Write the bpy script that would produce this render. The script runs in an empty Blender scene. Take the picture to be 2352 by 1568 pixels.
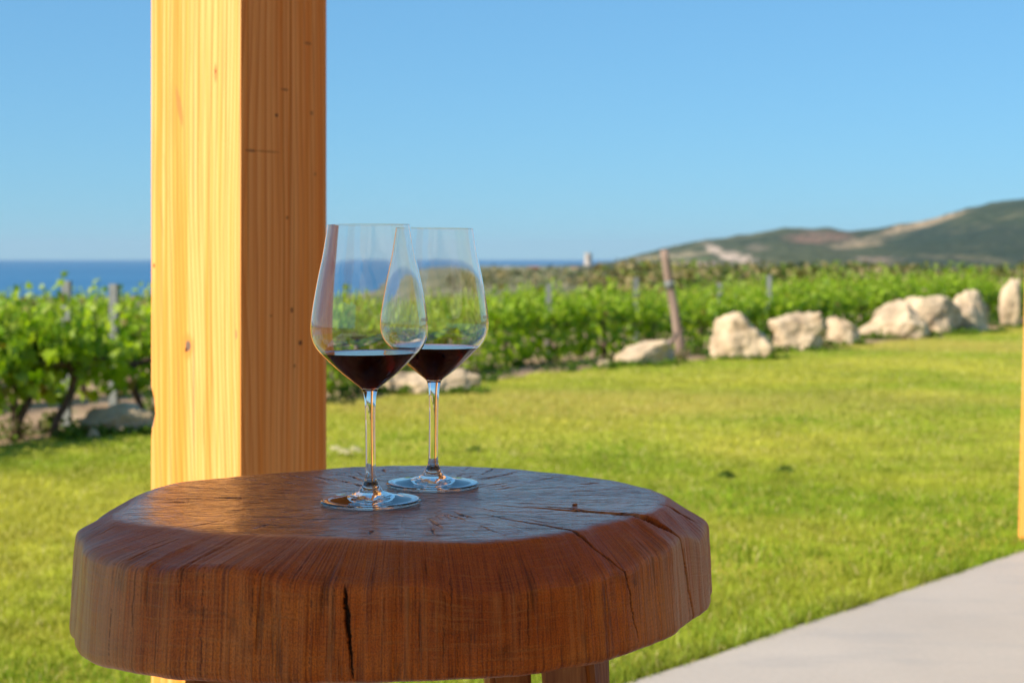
import bpy, bmesh, math, random
import numpy as np
from mathutils import Vector, Matrix, noise as mnoise

random.seed(7)
RNG = np.random.default_rng(7)
scene = bpy.context.scene
COL = scene.collection
F = 3678.0            # focal length in units of a 2352-wide picture
V0 = 593.0            # row of the eye level
EYE = 1.0
rad = math.radians
HAZE = 6e-5


def dist(v, z=0.0):
    return (EYE - z) * F / (v - V0)


def gp(u, v, z=0.0):
    d = dist(v, z)
    return (u - 1176.0) / F * d, d


def ud(u, d):
    return (u - 1176.0) / F * d, d


# ------------------------------------------------------------------ objects
def link(o):
    COL.objects.link(o)
    return o


def tag(o, label=None, cat=None, group=None, kind=None):
    if label: o['label'] = label
    if cat: o['category'] = cat
    if group: o['group'] = group
    if kind: o['kind'] = kind
    return o


def empty(name, loc=(0, 0, 0), rz=0.0):
    o = bpy.data.objects.new(name, None)
    o.location = loc
    o.rotation_euler = (0, 0, rz)
    o.empty_display_size = 0.1
    return link(o)


def mesh_obj(name, verts, faces, mats=(), parent=None, smooth=True, mat_idx=None):
    me = bpy.data.meshes.new(name)
    me.from_pydata([tuple(map(float, v)) for v in verts], [], [tuple(map(int, f)) for f in faces])
    for m in (mats if isinstance(mats, (list, tuple)) else [mats]):
        me.materials.append(m)
    if smooth:
        me.polygons.foreach_set('use_smooth', [True] * len(me.polygons))
    if mat_idx is not None:
        me.polygons.foreach_set('material_index', mat_idx)
    me.update()
    o = bpy.data.objects.new(name, me)
    link(o)
    if parent: o.parent = parent
    return o


def np_mesh(name, co, loops, sizes, mats, colors=None, smooth=False, parent=None):
    """mesh from numpy arrays: co (n,3), loops flat, sizes per polygon"""
    me = bpy.data.meshes.new(name)
    n, nl, npoly = len(co), len(loops), len(sizes)
    me.vertices.add(n); me.loops.add(nl); me.polygons.add(npoly)
    me.vertices.foreach_set('co', np.ascontiguousarray(co, dtype=np.float32).ravel())
    me.loops.foreach_set('vertex_index', np.ascontiguousarray(loops, dtype=np.int32))
    st = np.zeros(npoly, dtype=np.int32); st[1:] = np.cumsum(sizes)[:-1]
    me.polygons.foreach_set('loop_start', st)
    me.polygons.foreach_set('use_smooth', np.full(npoly, smooth))
    if colors is not None:
        a = me.attributes.new('Col', 'FLOAT_COLOR', 'POINT')
        c4 = np.ones((n, 4), dtype=np.float32); c4[:, :3] = colors
        a.data.foreach_set('color', c4.ravel())
    for m in (mats if isinstance(mats, (list, tuple)) else [mats]):
        me.materials.append(m)
    me.update(calc_edges=True); me.validate()
    o = bpy.data.objects.new(name, me)
    link(o)
    if parent: o.parent = parent
    return o


def bm_obj(name, bm, mats, parent=None, smooth=False):
    me = bpy.data.meshes.new(name)
    bm.normal_update()
    bm.to_mesh(me); bm.free()
    for m in (mats if isinstance(mats, (list, tuple)) else [mats]):
        me.materials.append(m)
    if smooth:
        me.polygons.foreach_set('use_smooth', [True] * len(me.polygons))
    o = bpy.data.objects.new(name, me)
    link(o)
    if parent: o.parent = parent
    return o


def bm_box(bm, x0, x1, y0, y1, z0, z1, bev=0.0):
    r = bmesh.ops.create_cube(bm, size=1.0)
    for v in r['verts']:
        v.co = Vector(((x0 + x1) / 2 + v.co.x * (x1 - x0), (y0 + y1) / 2 + v.co.y * (y1 - y0), (z0 + z1) / 2 + v.co.z * (z1 - z0)))
    if bev:
        ed = list({e for v in r['verts'] for e in v.link_edges})
        bmesh.ops.bevel(bm, geom=ed, offset=bev, segments=2, affect='EDGES', profile=0.5)


def tube(path, radii, seg=8, wob=0.0, seed=0):
    rnd = random.Random(seed)
    vs, fs = [], []
    n = len(path)
    for i, p in enumerate(path):
        p = Vector(p)
        d = (Vector(path[min(i + 1, n - 1)]) - Vector(path[max(i - 1, 0)])).normalized()
        a = d.cross(Vector((0.13, 0.97, 0.21))).normalized()
        b = d.cross(a)
        for k in range(seg):
            t = 2 * math.pi * k / seg
            r = radii[i] * (1 + wob * (rnd.random() - .5))
            vs.append(p + (a * math.cos(t) + b * math.sin(t)) * r)
    for i in range(n - 1):
        for k in range(seg):
            k2 = (k + 1) % seg
            fs.append((i * seg + k, i * seg + k2, (i + 1) * seg + k2, (i + 1) * seg + k))
    fs.append(tuple(range(seg))[::-1]); fs.append(tuple((n - 1) * seg + k for k in range(seg)))
    return vs, fs


# ------------------------------------------------------------------ node helpers
class NT:
    def __init__(self, name):
        self.m = bpy.data.materials.new(name)
        self.m.use_nodes = True
        self.t = self.m.node_tree
        self.t.nodes.clear()
        self.out = self.n('ShaderNodeOutputMaterial')

    def n(self, typ, **kw):
        nd = self.t.nodes.new(typ)
        for k, v in kw.items():
            if k.startswith('i_'):
                nd.inputs[k[2:].replace('__', ' ')].default_value = v
            else:
                setattr(nd, k, v)
        return nd

    def l(self, a, b):
        self.t.links.new(a, b)

    def setin(self, sock, val):
        if hasattr(val, 'is_output') or isinstance(val, bpy.types.NodeSocket): self.l(val, sock)
        else: sock.default_value = val

    def math(self, op, a, b=0.0, c=None, clamp=False):
        nd = self.n('ShaderNodeMath', operation=op, use_clamp=clamp)
        self.setin(nd.inputs[0], a); self.setin(nd.inputs[1], b)
        if c is not None: self.setin(nd.inputs[2], c)
        return nd.outputs[0]

    def mapr(self, v, a, b, c=0.0, d=1.0, interp='SMOOTHSTEP'):
        nd = self.n('ShaderNodeMapRange', interpolation_type=interp)
        self.setin(nd.inputs['Value'], v)
        for k, x in zip(('From Min', 'From Max', 'To Min', 'To Max'), (a, b, c, d)): self.setin(nd.inputs[k], x)
        return nd.outputs[0]

    def mix(self, f, a, b, blend='MIX'):
        nd = self.n('ShaderNodeMix', data_type='RGBA', blend_type=blend)
        self.setin(nd.inputs[0], f)
        for s, v in ((nd.inputs[6], a), (nd.inputs[7], b)):
            if isinstance(v, (tuple, list)): s.default_value = (*v[:3], 1)
            else: self.l(v, s)
        return nd.outputs[2]

    def noise(self, vec, scale, detail=4.0, rough=0.55, dist=0.0):
        nd = self.n('ShaderNodeTexNoise')
        if vec is not None: self.l(vec, nd.inputs['Vector'])
        nd.inputs['Scale'].default_value = scale
        nd.inputs['Detail'].default_value = detail
        nd.inputs['Roughness'].default_value = rough
        nd.inputs['Distortion'].default_value = dist
        return nd.outputs[0]

    def ramp(self, v, stops):
        nd = self.n('ShaderNodeValToRGB')
        el = nd.color_ramp.elements
        while len(el) < len(stops): el.new(0.5)
        for e, (p, c) in zip(el, stops):
            e.position = p; e.color = (*c, 1) if len(c) == 3 else c
        self.l(v, nd.inputs[0])
        return nd.outputs[0]

    def mapping(self, vec, scale=(1, 1, 1), loc=(0, 0, 0), rot=(0, 0, 0)):
        nd = self.n('ShaderNodeMapping')
        self.l(vec, nd.inputs['Vector'])
        nd.inputs['Scale'].default_value = scale
        nd.inputs['Location'].default_value = loc
        nd.inputs['Rotation'].default_value = rot
        return nd.outputs[0]

    def obj(self):
        return self.n('ShaderNodeTexCoord').outputs['Object']

    def uv(self):
        return self.n('ShaderNodeTexCoord').outputs['UV']

    def pos(self):
        return self.n('ShaderNodeNewGeometry').outputs['Position']

    def attr(self, name, out='Color'):
        return self.n('ShaderNodeAttribute', attribute_name=name).outputs[out]

    def bump(self, h, strength=0.5, dist=0.01):
        nd = self.n('ShaderNodeBump')
        nd.inputs['Strength'].default_value = strength
        nd.inputs['Distance'].default_value = dist
        self.l(h, nd.inputs['Height'])
        return nd.outputs[0]

    def princ(self, col, rough=0.6, normal=None, spec=0.5, **kw):
        nd = self.n('ShaderNodeBsdfPrincipled')
        if isinstance(col, (tuple, list)): nd.inputs['Base Color'].default_value = (*col[:3], 1)
        else: self.l(col, nd.inputs['Base Color'])
        self.setin(nd.inputs['Roughness'], rough)
        nd.inputs['Specular IOR Level'].default_value = spec
        for k, v in kw.items(): self.setin(nd.inputs[k.replace('_', ' ')], v)
        if normal is not None: self.l(normal, nd.inputs['Normal'])
        return nd

    def done(self, sh):
        self.l(sh.outputs[0] if hasattr(sh, 'outputs') else sh, self.out.inputs[0])
        return self.m


def leafmat(name, trans=0.35, rough=0.5, spec=0.35, boost=(1.25, 1.35, 0.6)):
    t = NT(name)
    c = t.attr('Col')
    p = t.princ(c, rough, spec=spec)
    tr = t.n('ShaderNodeBsdfTranslucent')
    t.l(t.mix(1.0, c, boost, 'MULTIPLY'), tr.inputs[0])
    mx = t.n('ShaderNodeMixShader'); mx.inputs[0].default_value = trans
    t.l(p.outputs[0], mx.inputs[1]); t.l(tr.outputs[0], mx.inputs[2])
    return t.done(mx)


# ------------------------------------------------------------------ geometry of the place
TH_L = rad(35.8)
E_T = (math.sin(rad(40.9)), math.cos(rad(40.9)))      # along the terrace edge
N_T = (math.cos(rad(40.9)), -math.sin(rad(40.9)))     # from the edge into the terrace
P_T = gp(1490, 1568)                                  # a point on the terrace edge


def tp(t, n, z=0.0):
    return (P_T[0] + E_T[0] * t + N_T[0] * n, P_T[1] + E_T[1] * t + N_T[1] * n, z)


EDGE = [(-900, 1120), (-300, 1056), (0, 1022), (345, 986), (600, 950), (760, 926), (870, 914), (1000, 896), (1090, 884), (1224, 860), (1359, 849),
        (1547, 832), (1640, 826), (1840, 806), (2000, 789), (2145, 776), (2340, 752), (2700, 722)]
EDGE_W = [gp(u, v) for u, v in EDGE]


def smoothstep(x, a, b):
    t = np.clip((x - a) / (b - a), 0, 1)
    return t * t * (3 - 2 * t)


def ground_z(x, y):
    x = np.asarray(x, float); y = np.asarray(y, float)
    d = np.hypot(x, y)
    ang = np.arctan2(x, np.maximum(y, 1e-6)); ang = np.where(y < 0, np.sign(x) * 1.6, ang)
    u = 1176 + F * np.tan(np.clip(ang, -1.3, 1.3))
    w = smoothstep(u, 800, 1150)
    w2 = smoothstep(u, 1500, 1950)
    zl = np.interp(d, [0, 10, 20, 34, 60, 550, 700, 6000], [0, 0, -.22, -.62, -1.2, -11.9, -13, -14])
    zc = np.interp(d, [0, 15.5, 24, 36, 60, 400, 1000, 2500, 3200, 6000], [0, 0, -.18, -.42, -.8, -3.4, -8.0, -11.4, -13.0, -14])
    zq = np.interp(d, [0, 26, 36, 60, 400, 1000, 2500, 3200, 6000], [0, 0, -.1, -.35, -3.2, -8.0, -11.4, -13.0, -14])
    zr = zc * (1 - w2) + zq * w2
    back = np.where(y < 0, 1.0, 0.0)
    z = zl * (1 - w) + zr * w
    return np.where((y < 0), np.maximum(z, -1.0), z)


# ------------------------------------------------------------------ materials
def m_ground():
    t = NT('soil_and_scrubland')
    p = t.pos()
    ln = t.n('ShaderNodeVectorMath', operation='LENGTH'); t.l(p, ln.inputs[0])
    far = t.mapr(ln.outputs['Value'], 38, 70)
    n1 = t.noise(p, 1.3, 6, .6); n2 = t.noise(p, 9, 5, .65)
    soil = t.ramp(n1, [(.3, (.20, .125, .07)), (.5, (.34, .22, .13)), (.7, (.44, .31, .19))])
    soil = t.mix(t.mapr(n2, .5, .72), soil, (.50, .38, .26))
    weeds = t.mapr(t.noise(p, 2.1, 5, .6), .55, .66)
    soil = t.mix(t.math('MULTIPLY', weeds, .75), soil, t.mix(n2, (.05, .10, .012), (.13, .20, .03)))
    nf = t.noise(p, .012, 6, .62); nf2 = t.noise(p, .07, 5, .65)
    scr = t.ramp(nf, [(.30, (.06, .08, .035)), (.45, (.14, .145, .07)), (.56, (.23, .21, .12)), (.7, (.36, .28, .19))])
    scr = t.mix(t.mapr(nf2, .5, .66, 0, .6), scr, (.065, .085, .03))
    c = t.mix(far, soil, scr)
    return t.done(t.princ(c, .95, t.bump(n2, .8, .03), spec=.1))


def m_lawn():
    t = NT('lawn_turf')
    p = t.pos()
    n1 = t.noise(p, .55, 5, .55); n2 = t.noise(p, 14, 4, .6); n3 = t.noise(p, 3.0, 4, .6)
    c = t.ramp(n1, [(.32, (.24, .27, .022)), (.5, (.37, .38, .042)), (.68, (.49, .43, .070))])
    c = t.mix(t.mapr(n3, .35, .7, 0, .5), c, (.34, .27, .05))
    c = t.mix(t.mapr(n2, .5, .75, 0, .5), c, (.11, .125, .014))
    return t.done(t.princ(c, .95, t.bump(n2, 1.0, .02), spec=.1))


def m_concrete():
    t = NT('pale_concrete')
    p = t.pos()
    n1 = t.noise(p, 1.4, 5, .55); n2 = t.noise(p, 60, 3, .6); n3 = t.noise(t.mapping(p, (1.0, 3.2, 1), rot=(0, 0, .7)), 2.2, 4, .55)
    c = t.ramp(n1, [(.3, (.42, .385, .345)), (.7, (.49, .45, .405))])
    c = t.mix(t.mapr(n3, .5, .72, 0, .8), c, (.39, .37, .35))
    c = t.mix(t.mapr(n2, .35, .8, 0, .18), c, (.25, .23, .21))
    return t.done(t.princ(c, .75, t.bump(n2, .15, .002), spec=.3))


def m_plaster():
    t = NT('ochre_plaster')
    n2 = t.noise(t.pos(), 25, 3, .6)
    c = t.mix(t.mapr(n2, .3, .8, 0, .4), (.56, .37, .18), (.48, .31, .15))
    return t.done(t.princ(c, .9, t.bump(n2, .2, .004), spec=.2))


def m_post(knots, name='larch_timber'):
    t = NT(name)
    o = t.obj()
    wob = t.noise(t.mapping(o, (4, 4, 1.1)), 1.0, 3, .5)
    cmb = t.n('ShaderNodeVectorMath', operation='SCALE'); cmb.inputs['Scale'].default_value = 0.02
    wv = t.n('ShaderNodeCombineXYZ'); t.l(wob, wv.inputs[0]); t.l(wob, wv.inputs[1])
    t.l(wv.outputs[0], cmb.inputs[0])
    add = t.n('ShaderNodeVectorMath', operation='ADD'); t.l(o, add.inputs[0]); t.l(cmb.outputs[0], add.inputs[1])
    q = add.outputs[0]
    b1 = t.noise(t.mapping(q, (34, 34, .35)), 1.0, 2, .5)
    b2 = t.noise(t.mapping(q, (120, 120, .9)), 1.0, 3, .6)
    b3 = t.noise(t.mapping(q, (420, 420, 6)), 1.0, 2, .6)
    f = t.math('ADD', t.math('MULTIPLY', b1, .55), t.math('MULTIPLY', b2, .45))
    c = t.ramp(f, [(.33, (.74, .225, .018)), (.45, (.84, .345, .062)), (.55, (.91, .485, .165)), (.68, (.78, .285, .034))])
    # growth rings about a pith outside the section; slow wander along the length makes the arches
    sep = t.n('ShaderNodeSeparateXYZ'); t.l(o, sep.inputs[0])
    w1 = t.noise(t.mapping(o, (5, 5, .55), loc=(2.2, .4, 1.3)), 1.0, 2, .45)
    w2 = t.noise(t.mapping(o, (18, 18, 2.2)), 1.0, 2, .5)
    dx_ = t.math('ADD', sep.outputs[0], .21); dy_ = t.math('ADD', sep.outputs[1], .26)
    rr_ = t.math('SQRT', t.math('ADD', t.math('MULTIPLY', dx_, dx_), t.math('MULTIPLY', dy_, dy_)))
    rr_ = t.math('ADD', rr_, t.math('ADD', t.math('MULTIPLY', w1, .115), t.math('MULTIPLY', w2, .008)))
    fr = t.math('FRACT', t.math('MULTIPLY', rr_, 165.0))
    late = t.math('MULTIPLY', t.math('POWER', fr, 2.2), t.mapr(fr, .93, 1.0, 1, 0))
    late = t.math('MULTIPLY', late, t.mapr(b2, .3, .65, .35, 1.0))
    c = t.mix(t.math('MULTIPLY', late, .85), c, (.56, .135, .008))
    line = t.mapr(t.noise(t.mapping(q, (62, 62, .28), loc=(3, 1, 2)), 1.0, 2, .5), .60, .74, 0, .4)
    c = t.mix(line, c, (.50, .14, .014))
    c = t.mix(t.mapr(b3, .45, .7, 0, .3), c, (.50, .17, .028))
    for (cx, cy, cz, rx, rz, tilt, col, stren) in knots:
        v = t.mapping(o, (1, 1, 1), loc=(-cx, -cy, -cz))
        if tilt: v = t.mapping(v, rot=(0, tilt, 0))
        v = t.mapping(v, (1 / rx, 1 / rx, 1 / rz))
        nz = t.n('ShaderNodeVectorMath', operation='LENGTH'); t.l(v, nz.inputs[0])
        ln = t.math('ADD', nz.outputs['Value'], t.math('MULTIPLY', t.math('SUBTRACT', b2, .5), 1.2))
        c = t.mix(t.math('MULTIPLY', t.mapr(ln, .55, 1.15, 1, 0), stren), c, col)
    rough = t.mapr(b2, .3, .7, .42, .6)
    return t.done(t.princ(c, rough, t.bump(b2, .25, .002), spec=.3))


def m_simplewood(name, a, b, rough=.55, sc=(50, 50, 1.2)):
    t = NT(name)
    o = t.obj()
    n1 = t.noise(t.mapping(o, sc), 1.0, 4, .6)
    c = t.mix(t.mapr(n1, .35, .65), a, b)
    return t.done(t.princ(c, rough, t.bump(n1, .4, .004), spec=.3))


def m_table():
    t = NT('dark_oiled_log_wood')
    o = t.obj(); uv = t.uv()
    zone = t.attr('zone', 'Fac')          # 0 top .. 1 bevel .. 2 side
    crack = t.attr('crack', 'Fac')
    top = t.mapr(zone, .93, 1.06, 1, 0)
    side = t.mapr(zone, 1.85, 2.1)
    # broad tone
    big = t.noise(t.mapping(o, (5, 5, 8)), 1.0, 4, .6)
    fib = t.noise(t.mapping(uv, (620, 14, 1)), 1.0, 4, .65)       # vertical / radial fibres
    fib2 = t.noise(t.mapping(uv, (150, 5, 1), loc=(4, 2, 0)), 1.0, 3, .6)
    tool = t.noise(t.mapping(uv, (22, 430, 1), loc=(1, 7, 0)), 1.0, 4, .65, .5)   # saw marks running round the rim
    c = t.ramp(big, [(.28, (.32, .060, .006)), (.5, (.58, .150, .014)), (.70, (.80, .29, .038))])
    c = t.mix(t.mapr(fib, .42, .66, 0, .75), c, (.15, .034, .007))
    c = t.mix(t.mapr(tool, .48, .68, 0, .5), c, (.52, .20, .048))
    # top: warmer with fine dark checks running roughly across
    chk = t.noise(t.mapping(o, (26, 150, 1), rot=(0, 0, .12)), 1.0, 4, .62, .6)
    chk2 = t.noise(t.mapping(o, (60, 330, 1), rot=(0, 0, -.1), loc=(3, 5, 0)), 1.0, 3, .6, .3)
    patch = t.noise(t.mapping(o, (7, 11, 1), loc=(2, 4, 0)), 1.0, 4, .6)
    ringv = t.n('ShaderNodeVectorMath', operation='LENGTH')
    t.l(t.mapping(o, (1, 1, 0), loc=(.05, -.02, 0)), ringv.inputs[0])
    ring = t.noise(t.mapping(t.n('ShaderNodeCombineXYZ').outputs[0]), 1, 1)
    cx = t.n('ShaderNodeCombineXYZ'); t.l(t.math('ADD', ringv.outputs['Value'], t.math('MULTIPLY', patch, .02)), cx.inputs[0])
    ring = t.noise(cx.outputs[0], 140, 2, .6)
    ct = t.ramp(patch, [(.3, (.30, .082, .018)), (.5, (.47, .155, .036)), (.72, (.64, .265, .075))])
    ct = t.mix(t.mapr(ring, .45, .7, 0, .35), ct, (.13, .04, .014))
    fine = t.mapr(chk, .585, .66)
    fine2 = t.mapr(chk2, .55, .66, 0, .7)
    ct = t.mix(fine2, ct, (.09, .028, .010))
    ct = t.mix(t.math('MULTIPLY', fine, .8), ct, (.03, .010, .005))
    c = t.mix(top, c, ct)
    sp1 = t.noise(t.mapping(uv, (1000, 620, 1), loc=(2, 3, 0)), 1.0, 3, .7)
    sp2 = t.noise(t.mapping(uv, (26, 30, 1), loc=(5, 8, 0)), 1.0, 4, .65, .8)
    notop = t.math('SUBTRACT', 1.0, top)
    c = t.mix(t.math('MULTIPLY', t.mapr(sp1, .44, .64, 0, .5), notop), c, (.10, .020, .004))
    c = t.mix(t.math('MULTIPLY', t.mapr(sp2, .55, .74, 0, .65), side), c, (.075, .022, .006))
    # side: dark streaks and short splits along the grain
    stv = t.noise(t.mapping(uv, (90, 9, 1), loc=(9, 1, 0)), 1.0, 4, .62, .25)
    spl = t.mapr(stv, .60, .70, 0, .5)
    c = t.mix(t.math('MULTIPLY', spl, t.mapr(zone, 1.2, 2.0, .25, 1)), c, (.03, .012, .006))
    pale = t.math('MULTIPLY', t.mapr(fib2, .5, .75), t.math('MULTIPLY', side, .45))
    c = t.mix(pale, c, (.55, .23, .07))
    # weathered, paler grain at both ends of the rim
    sx_ = t.n('ShaderNodeSeparateXYZ'); t.l(o, sx_.inputs[0])
    we = t.math('MULTIPLY', t.mapr(t.math('ABSOLUTE', t.math('ADD', sx_.outputs[0], -.005)), .15, .225), t.mapr(zone, 1.5, 2.05))
    we = t.math('MULTIPLY', we, t.mapr(fib2, .3, .6, .25, .85))
    c = t.mix(we, c, (.50, .30, .165))
    c = t.mix(t.math('MULTIPLY', crack, .96), c, (.010, .005, .003))
    # height
    h = t.math('ADD', t.math('MULTIPLY', fib, .35), t.math('MULTIPLY', fib2, .5))
    h = t.math('ADD', h, t.math('MULTIPLY', tool, .25))
    ht = t.math('SUBTRACT', t.math('MULTIPLY', t.math('ADD', t.math('MULTIPLY', chk2, .5), t.math('MULTIPLY', patch, .9)), 1.0), t.math('MULTIPLY', fine, .55))
    hm = t.n('ShaderNodeMix', data_type='FLOAT'); t.l(top, hm.inputs[0]); t.l(h, hm.inputs[2]); t.l(ht, hm.inputs[3])
    hh = t.math('SUBTRACT', hm.outputs[0], t.math('MULTIPLY', spl, .5))
    rough = t.mix(top, (.42, .42, .42), t.mix(fine2, (.22, .22, .22), (.40, .40, .40)))
    bd = t.mapr(top, 0, 1, .0045, .0075)
    bn = t.n('ShaderNodeBump'); bn.inputs['Strength'].default_value = .75
    t.l(bd, bn.inputs['Distance']); t.l(hh, bn.inputs['Height'])
    ck = t.math('MULTIPLY', t.mapr(chk2, .42, .60, 1, .15), t.mapr(fine, 0, 1, 1, .1))
    ck = t.math('MULTIPLY', ck, t.mapr(patch, .30, .62, .42, .95))
    coatw = t.math('ADD', t.math('MULTIPLY', top, ck), .06)
    bevel_shade = t.math('MULTIPLY', t.mapr(zone, 1.0, 1.2), t.mapr(zone, 1.8, 2.05, 1, 0))
    c = t.mix(t.math('MULTIPLY', bevel_shade, .55), c, t.mix(.5, c, (.17, .028, .005)))  # shading of the bevel put into its colour, darker and redder
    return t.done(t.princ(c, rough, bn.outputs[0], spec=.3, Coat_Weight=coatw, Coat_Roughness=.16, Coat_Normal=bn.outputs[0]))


def m_glass():
    t = NT('clear_crystal_glass')
    g = t.n('ShaderNodeBsdfGlass'); g.inputs['Color'].default_value = (.985, .99, .99, 1)
    g.inputs['Roughness'].default_value = 0.0; g.inputs['IOR'].default_value = 1.52
    return t.done(g)


def m_wine():
    t = NT('dark_red_wine')
    g = t.n('ShaderNodeBsdfGlass'); g.inputs['Color'].default_value = (1, 1, 1, 1)
    g.inputs['Roughness'].default_value = 0.0; g.inputs['IOR'].default_value = 1.345
    v = t.n('ShaderNodeVolumeAbsorption'); v.inputs['Color'].default_value = (.83, .01, .04, 1); v.inputs['Density'].default_value = 400
    t.l(v.outputs[0], t.out.inputs['Volume'])
    return t.done(g)


def m_rock():
    t = NT('pale_limestone')
    o = t.obj()
    n1 = t.noise(o, 4.0, 6, .6); n2 = t.noise(o, 18, 5, .65); n3 = t.noise(t.mapping(o, loc=(5, 3, 1)), 6.0, 5, .6)
    c = t.ramp(n1, [(.32, (.32, .235, .15)), (.5, (.56, .43, .285)), (.66, (.68, .53, .355))])
    c = t.mix(t.mapr(n3, .56, .72, 0, .7), c, (.42, .25, .11))
    c = t.mix(t.mapr(n2, .56, .74, 0, .65), c, (.22, .185, .155))
    h = t.math('ADD', n1, t.math('MULTIPLY', n2, .4))
    return t.done(t.princ(c, .92, t.bump(h, .8, .05), spec=.15))


def m_plain(name, c, rough=.8, var=.25, sc=6, metal=0.0):
    t = NT(name)
    n = t.noise(t.obj(), sc, 4, .6)
    cc = t.mix(t.mapr(n, .3, .7, 0, var), c, tuple(x * .45 for x in c))
    return t.done(t.princ(cc, rough, t.bump(n, .3, .01), spec=.3, Metallic=metal))


def m_vcol(name, rough=.95):
    t = NT(name)
    p = t.pos()
    n1 = t.noise(p, .018, 6, .65); n2 = t.noise(p, .09, 4, .65)
    c = t.mix(t.mapr(n2, .47, .60, 0, .7), t.attr('Col'), (.030, .048, .022))
    c = t.mix(t.mapr(n1, .55, .68, 0, .5), c, (.20, .17, .09))
    return t.done(t.princ(c, rough, t.bump(n2, 1.0, 4.0), spec=.1))


def m_sea():
    t = NT('deep_blue_sea')
    p = t.pos()
    n = t.noise(t.mapping(p, (.02, .06, 1)), 1.0, 5, .6); n2 = t.noise(t.mapping(p, (.002, .006, 1)), 1.0, 3, .5)
    c = t.ramp(n2, [(.3, (.035, .145, .28)), (.7, (.05, .175, .32))])
    return t.done(t.princ(c, .6, t.bump(n, .6, .6), spec=.12))


MAT = {}
MAT['ground'] = m_ground(); MAT['lawn'] = m_lawn(); MAT['concrete'] = m_concrete(); MAT['plaster'] = m_plaster()
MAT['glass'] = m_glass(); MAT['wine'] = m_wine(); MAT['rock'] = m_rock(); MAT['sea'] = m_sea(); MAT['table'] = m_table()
MAT['grass'] = leafmat('grass_blades', .35, .6, .2, (1.15, 1.15, .5))
MAT['vine'] = leafmat('vine_leaves', .5, .45, .4, (1.35, 1.35, .4))
MAT['bush'] = leafmat('scrub_leaves', .2, .6, .2)
MAT['bark'] = m_simplewood('dark_vine_bark', (.055, .036, .026), (.15, .10, .075), .9, (40, 40, 12))
MAT['stake'] = m_plain('galvanised_steel', (.20, .215, .205), .65, .3, 20, .1)
MAT['oldwood'] = m_simplewood('weathered_pink_timber', (.20, .135, .10), (.37, .265, .21), .85, (30, 30, 2))
MAT['legwood'] = m_simplewood('rough_brown_leg_wood', (.20, .065, .018), (.48, .22, .075), .5, (70, 70, 6))
MAT['canopywood'] = m_simplewood('pine_boards', (.55, .30, .10), (.72, .46, .19), .6, (3, 30, 30))
MAT['vcol'] = m_vcol('hill_scrub')
te = NT('etched_frost')
pe = te.princ((.90, .92, .94), .6, spec=.3); tre = te.n('ShaderNodeBsdfTranslucent'); tre.inputs[0].default_value = (.95, .96, .97, 1)
mxe = te.n('ShaderNodeMixShader'); mxe.inputs[0].default_value = .5; te.l(pe.outputs[0], mxe.inputs[1]); te.l(tre.outputs[0], mxe.inputs[2])
MAT['etch'] = te.done(mxe)

# ------------------------------------------------------------------ terrain, sea
def build_ground():
    na = 361
    ds = np.concatenate([[0.0], np.linspace(1.5, 30, 20), np.geomspace(32, 5200, 90)])
    an = np.linspace(-math.pi, math.pi, na)[:-1]
    # denser towards the view
    an = an - 0.55 * np.sin(an)
    A, D = np.meshgrid(an, ds[1:])
    X = D * np.sin(A); Y = D * np.cos(A)
    Z = ground_z(X, Y)
    nz = np.array([mnoise.noise(Vector((x * .02, y * .02, 3.1))) for x, y in zip(X.ravel(), Y.ravel())]).reshape(X.shape)
    Z = Z + nz * .5 * smoothstep(D, 80, 300)
    nd, nn = X.shape
    co = np.concatenate([[[0, 0, 0]], np.stack([X, Y, Z], -1).reshape(-1, 3)])
    i = np.arange(nd - 1)[:, None]; k = np.arange(nn)[None, :]; k2 = (k + 1) % nn
    a = 1 + i * nn + k; b = 1 + i * nn + k2; c = 1 + (i + 1) * nn + k2; d = 1 + (i + 1) * nn + k
    quads = np.stack([a, d, c, b], -1).reshape(-1, 4)
    tris = np.stack([np.zeros(nn, int), 1 + np.arange(nn), 1 + (np.arange(nn) + 1) % nn], -1)
    loops = np.concatenate([tris.ravel(), quads.ravel()])
    sizes = np.concatenate([np.full(nn, 3), np.full(len(quads), 4)])
    g = np_mesh('ground', co, loops, sizes, MAT['ground'], smooth=True)
    tag(g, kind='structure')
    s = 13000
    sea = mesh_obj('sea', [(-s, 150, -12), (s, 150, -12), (s, s, -12), (-s, s, -12)], [(0, 1, 2, 3)], MAT['sea'], smooth=False)
    tag(sea, kind='structure')


build_ground()

RIDGE = [(1290, 616), (1340, 613), (1359, 611), (1400, 602), (1466, 586), (1520, 572), (1600, 556), (1665, 546), (1723, 538), (1810, 525), (1898, 526), (1956, 531),
         (2044, 522), (2102, 510), (2161, 496), (2219, 478), (2277, 466), (2347, 456), (2500, 438), (2800, 425), (3200, 440)]


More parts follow.
